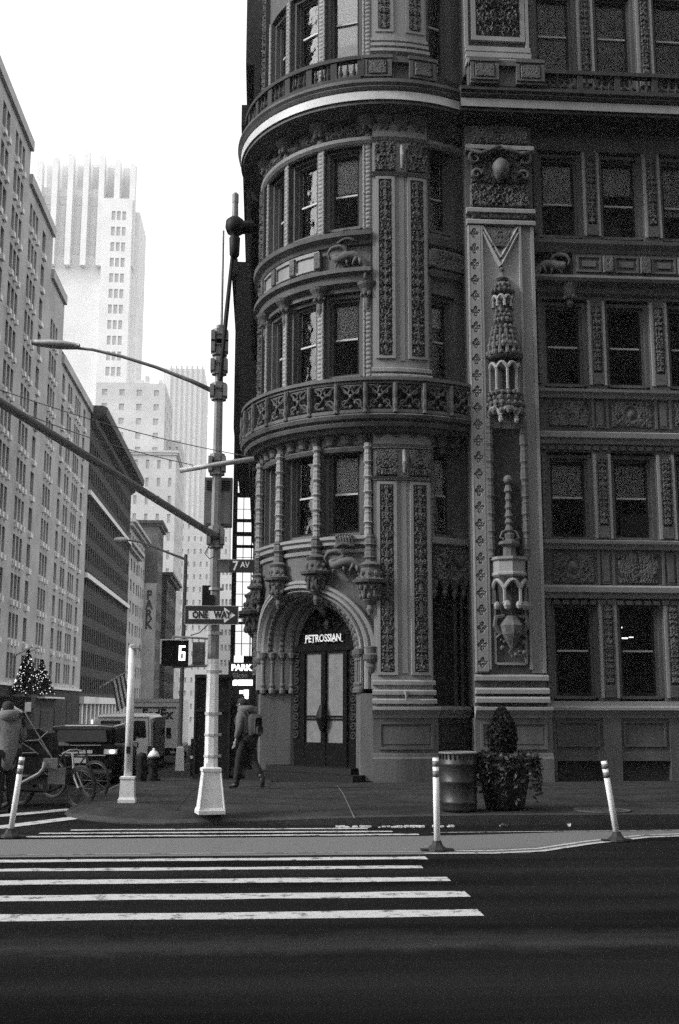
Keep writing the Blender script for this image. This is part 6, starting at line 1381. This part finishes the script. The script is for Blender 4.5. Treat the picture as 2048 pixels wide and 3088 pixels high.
mb = MB(); mb.tube([head + Vector((0, 0, -.02)), px(180, 2372, 19.2), px(150, 2385, 19.2)], .03, 7); mb.tube([head, px(165, 2325, 19.2), px(150, 2310, 19.2)], .025, 7); mb.tube([px(150, 2385, 19.2), px(60, 2380, 19.2), px(-40, 2380, 19.2)], .035, 7); mb.tube([px(150, 2310, 19.2), px(150, 2385, 19.2)], .025, 7); mb.tube([px(165, 2303, 19.2), px(140, 2300, 19.2)], [.03, .06], 7)
mb.tube([fc + Vector((.33 * ax.x * math.cos(a), .33 * ax.y * math.cos(a), .345 * math.sin(a))) for a in np.linspace(.2, 2.2, 9)], .022, 5); obj('frame', mb, M['blackmetal'], T)
mb = MB(); c = px(172, 2342, 19.1); mb.box(c.x - .14, c.x + .14, 19.05, 19.13, c.z - .12, c.z + .13); c = px(150, 2305, 19.1); mb.box(c.x - .09, c.x + .14, 19.0, 19.1, c.z - .06, c.z + .10); obj('advert_panel', mb, M['siggray'], T)
# carriage with hood
mb = MB(); y0, y1 = 19.3, 20.2; Pp = [(150, 2322), (150, 2262), (142, 2212), (118, 2198), (82, 2198), (68, 2225), (62, 2330), (100, 2340)]
q = [px(a, b, y0) for a, b in Pp]; q2 = [p + Vector((0, y1 - y0, 0)) for p in q]; n = len(q)
mb.add([tuple(p) for p in q + q2], [tuple(range(n - 1, -1, -1)), tuple(range(n, 2 * n))] + [(i, (i + 1) % n, n + (i + 1) % n, n + i) for i in range(n)]); obj('hood', mb, M['blackmetal'], T)
mb = MB()
for (a, b) in (((76, 2150), (156, 2284)), ((156, 2284), (150, 2300)), ((62, 2236), (116, 2232)), ((116, 2232), (156, 2284)), ((62, 2236), (116, 2274)), ((60, 2272), (110, 2270)), ((30, 2180), (62, 2146)), ((116, 2232), (146, 2205))): mb.tube([px(*a, 19.28), px(*b, 19.28)], .010, 5)
obj('hood_stays', mb, M['galvd'], T)
mb = MB(); mb.tube([px(16, 2132, 19.0), px(40, 2140, 19.1), px(66, 2147, 19.2)], [.07, .06, .02], 8); obj('folded_canopy', mb, M['silver'], T)
mb = MB(); c0, c1 = px(74, 2146, 19.2), px(94, 2117, 19.2); mb.box(c0.x, c1.x, 19.2, 19.26, c0.z, c1.z); obj('pale_tag', mb, M['galv'], T); mb = MB(); mb.tube([px(66, 2147, 19.2), px(76, 2150, 19.2), px(84, 2146, 19.22)], .012, 5); obj('tag_stem', mb, M['galvd'], T)
c = px(60, 2400, 19.9); c.z = .34; spoked(T, c, .33, ax, .03, 'rear_wheel'); c = px(0, 2400, 19.4); c.z = .34; spoked(T, c, .33, ax, .03, 'rear_wheel')
mb = MB(); a, b = px(-30, 2345, 19.3), px(140, 2330, 19.3); mb.box(a.x, b.x, 19.35, 20.1, a.z - .12, a.z); obj('passenger_seat', mb, M['rubber'], T)
T = empty('bicycle', (-2.7, 20.6, 0), 'dark parked bicycle just behind the front wheel of the pedicab', 'bicycle')
c1 = px(286, 2352, 20.6); c1.z = .35; c2 = c1 - ax * 1.02; spoked(T, c1, .33, ax, .022); spoked(T, c2, .33, ax, .022)
mb = MB(); U = Vector((0, 0, 1)); hd = c1 - ax * .22 + U * .45; bb = c1 - ax * .62 + U * -.03; st = c1 - ax * .78 + U * .45
for a, b in ((c1, hd), (hd, bb), (hd - U * .06, st), (st, bb), (bb, c2), (c2, st)): mb.tube([a, b], .016, 6)
mb.tube([hd, hd + U * .14 - ax * .03], .014, 6); obj('frame', mb, M['blackmetal'], T)
hb = hd + U * .14 - ax * .03; nx_ = Vector((-ax.y, ax.x, 0)); mb = MB(); mb.tube([hb + nx_ * .27 + ax * .05, hb, hb - nx_ * .27 + ax * .05], .012, 6); obj('handlebar', mb, M['blackmetal'], T)
mb = MB(); mb.tube([st, st + U * .14], .013, 6); mb.tube([st + U * .15 - ax * .12, st + U * .16, st + U * .15 + ax * .14], [.06, .05, .02], 7); obj('saddle', mb, M['rubber'], T)

# ------------------------------------------------------------------ people
def skin_obj(name, V, E, Rr, m, parent, sub=2, extra=None):
    me = bpy.data.meshes.new(name); me.from_pydata(V, E, []); o = bpy.data.objects.new('tmp', me); C.objects.link(o)
    md = o.modifiers.new('s', 'SKIN'); 
    for i, r in enumerate(Rr): me.skin_vertices[0].data[i].radius = r if hasattr(r, '__len__') else (r, r)
    me.skin_vertices[0].data[0].use_root = True
    ss = o.modifiers.new('u', 'SUBSURF'); ss.levels = ss.render_levels = sub
    bpy.context.view_layer.update(); dg = bpy.context.evaluated_depsgraph_get(); m2 = bpy.data.meshes.new_from_object(o.evaluated_get(dg))
    v = [tuple(q.co) for q in m2.vertices]; f = [tuple(p.vertices) for p in m2.polygons]; bpy.data.objects.remove(o); bpy.data.meshes.remove(me); bpy.data.meshes.remove(m2)
    mb = MB(); mb.add(v, f)
    if extra: extra(mb)
    return obj(name, mb, m, parent, True, True)
def person(loc, rz, label, J, jac, trs, hood=False, coat_low=.82, hat=False):
    """J: joints in local metres, forward = -x, side = y"""
    T = empty('person', loc, label, 'person', rz=rz)
    V, E, Rr = [], [], []
    def ch(keys, rad, start=None):
        prev = start
        for k, r in zip(keys, rad):
            V.append(J[k] if isinstance(k, str) else k); Rr.append(r); i = len(V) - 1
            if prev is not None: E.append((prev, i))
            prev = i
        return prev
    ch(['pelvis'], [.125]); sp = ch(['waist', 'chest'], [.11, .125], 0); nk = ch(['neck', 'skull'], [.055, .06], sp)
    wr = {}
    for s in 'lr':
        e = ch(['sh' + s, 'el' + s, 'wr' + s], [.055, .042, .028], sp); w_ = Vector(J['wr' + s]); dr = (w_ - Vector(J['el' + s])).normalized(); pm = w_ + dr * .06; p = ch([tuple(pm)], [.032], e)
        fw = Vector((-1, 0, -.2)).normalized()
        for q, (off, ln) in enumerate(((-.028, .07), (-.01, .085), (.01, .08), (.028, .062))):
            b_ = pm + fw * off * -1 + dr * .03; ch([tuple(b_), tuple(b_ + dr * ln * .55 + Vector((-.006, 0, 0))), tuple(b_ + dr * ln + Vector((-.02, 0, .004)))], [.010, .009, .007], p)
        th = w_ + dr * .02 + fw * .03; ch([tuple(th), tuple(th + dr * .035 + fw * .018)], [.011, .009], p)
        ch(['hip' + s, 'kn' + s, 'an' + s], [.08, .058, .04], 0)
    hd = Vector(J['head'])
    def face(mb):
        mb.lathe(hd.x, hd.y, [(.015, hd.z - .125), (.055, hd.z - .105), (.075, hd.z - .06), (.088, hd.z), (.09, hd.z + .05), (.065, hd.z + .095), (.02, hd.z + .115)], 16, sx=1.12, sy=.88)
        mb.tube([(hd.x - .095, hd.y, hd.z + .02), (hd.x - .122, hd.y, hd.z - .022), (hd.x - .095, hd.y, hd.z - .035)], [.009, .014, .01], 6)
        mb.tube([(hd.x - .085, hd.y - .022, hd.z - .062), (hd.x - .092, hd.y, hd.z - .06), (hd.x - .085, hd.y + .022, hd.z - .062)], .007, 5)
        for s in (-1, 1): mb.ball((hd.x - .085, hd.y + s * .03, hd.z + .01), .012, 6, 5); mb.ball((hd.x + .01, hd.y + s * .085, hd.z - .01), .025, 6, 5, 1.2)
    skin_obj('body', V, E, Rr, M['skin'], T, 1, face)
    mb = MB(); mb.lathe(hd.x + .008, hd.y, [(.085, hd.z - .04), (.098, hd.z + .0), (.10, hd.z + .055), (.075, hd.z + .105), (.02, hd.z + .13)], 16, sx=1.12, sy=.92); o = obj('hair', mb, M['hair'], T, True, True)
    # trousers
    V, E, Rr = [], [], []; ch(['pelvis'], [.145])
    for s in 'lr':
        a = Vector(J['an' + s]); k = Vector(J['kn' + s]); ch(['hip' + s, tuple((Vector(J['hip' + s]) + k) / 2), 'kn' + s, tuple((k + a) / 2), tuple(a + (k - a) * .08)], [.125, .115, .092, .082, .075], 0)
    skin_obj('trousers', V, E, Rr, trs, T, 1)
    # jacket
    V, E, Rr = [], [], []; pe = Vector(J['pelvis']); ch([(pe.x + .0, pe.y, coat_low)], [(.175, .15)]); sp = ch([tuple(pe + Vector((0, 0, .08))), 'waist', 'chest'], [(.20, .18), .19, (.21, .19)], 0); ch(['neck'], [.085], sp)
    for s in 'lr':
        w_ = Vector(J['wr' + s]); e_ = Vector(J['el' + s]); ch(['sh' + s, tuple((Vector(J['sh' + s]) + e_) / 2), 'el' + s, tuple((w_ + e_) / 2), tuple(w_ + (e_ - w_) * .12)], [.105, .09, .08, .07, .06], sp)
    def hd_(mb):
        if hood:
            nk_ = Vector(J['neck']); mb.lathe(nk_.x + .04, nk_.y, [(.09, nk_.z - .06), (.15, nk_.z - .02), (.165, nk_.z + .04), (.14, nk_.z + .10), (.10, nk_.z + .12), (.06, nk_.z + .06)], 14, sx=1.1)
    skin_obj('jacket', V, E, Rr, jac, T, 1, hd_)
    for s in 'lr':
        a = Vector(J['an' + s]); t_ = Vector(J['toe' + s]); mid = (a + t_) / 2; mb = MB(); hl = a - (t_ - a) * .28
        mb.tube([hl + Vector((0, 0, -.02)), a + Vector((0, 0, -.02)), mid + Vector((0, 0, -.012)), t_, t_ + (t_ - a) * .12], [.035, .055, .047, .04, .018], 8); mb.tube([a + Vector((0, 0, -.02)), a + (Vector(J['kn' + s]) - a) * .25], [.052, .055], 8); obj('shoe', mb, M['shoe'], T, True, True)
    return T
J = dict(pelvis=(0, 0, .93), waist=(-.02, 0, 1.08), chest=(-.04, 0, 1.30), neck=(-.07, 0, 1.47), skull=(-.11, 0, 1.56), head=(-.13, 0, 1.61),
         shl=(-.04, -.17, 1.40), ell=(.0, -.23, 1.14), wrl=(-.09, -.22, .92), shr=(-.04, .17, 1.40), elr=(-.08, .22, 1.14), wrr=(-.2, .2, .96),
         hipl=(0, -.09, .88), knl=(-.10, -.09, .50), anl=(-.17, -.09, .10), toel=(-.33, -.09, .035), hipr=(0, .09, .88), knr=(.10, .09, .50), anr=(.33, .08, .22), toer=(.34, .08, .05))
wx, wy = px(742, 2367, 22.3).x, 22.3
WK = person((wx, wy, ground_z(wy) + .15), R_(-38), 'person in a grey hooded jacket and black trousers walking away past the doorway', J, M['jacket'], M['trouser'], True)
bp_ = empty('backpack', (wx, wy, ground_z(wy) + .15), 'dark backpack on the back of the walking person in the grey jacket', 'backpack', rz=R_(-38))
mb = MB(); loft(mb, [(0, .13, 1.0, 1.40, .4), (.05, .155, .98, 1.43, .5), (.13, .15, .99, 1.42, .5), (.17, .11, 1.04, 1.36, .4)]); mb.v = [(.12 + y, x, z) for x, y, z in mb.v]; obj('main_bag', mb, M['bag'], bp_, True, True)
mb = MB(); loft(mb, [(0, .10, 1.02, 1.2, .4), (.05, .09, 1.03, 1.19, .4)]); mb.v = [(.285 + y, x, z) for x, y, z in mb.v]; obj('front_pocket', mb, M['bag'], bp_, True, True)
for s in (-1, 1): mb = MB(); mb.tube([(.13, s * .10, 1.40), (.02, s * .12, 1.53), (-.12, s * .12, 1.46), (-.20, s * .12, 1.3), (-.12, s * .16, 1.12), (.12, s * .14, 1.05)], .018, 6); obj('strap', mb, M['bag'], bp_, False, True)
J2 = dict(J); J2.update(knl=(-.04, -.1, .48), anl=(0, -.1, .10), toel=(-.15, -.12, .035), knr=(-.05, .1, .48), anr=(.02, .1, .10), toer=(-.13, .12, .035), ell=(-.06, -.26, 1.18), wrl=(-.28, -.2, 1.10), elr=(-.05, .27, 1.16), wrr=(-.26, .2, 1.06), head=(-.10, 0, 1.60), skull=(-.09, 0, 1.55))
lx = px(14, 2430, 18.4).x
person((lx, 18.4, 0), R_(-60), 'person in a light grey coat standing beside the pedicab, cut by the left edge', J2, M['coat'], M['trouser'], True, .62)

# ------------------------------------------------------------------ haze
hm = bpy.data.materials.new('haze_air'); hm.use_nodes = True; t = hm.node_tree; t.nodes.clear(); o_ = t.nodes.new('ShaderNodeOutputMaterial'); v_ = t.nodes.new('ShaderNodeVolumePrincipled')
v_.inputs['Color'].default_value = (.95, .95, .95, 1); v_.inputs['Density'].default_value = .00032; v_.inputs['Anisotropy'].default_value = .2; t.links.new(v_.outputs[0], o_.inputs['Volume'])
mb = MB(); mb.box(-905, 905, -305, 1505, -50, 190); tag(obj('haze', mb, hm), kind='stuff')
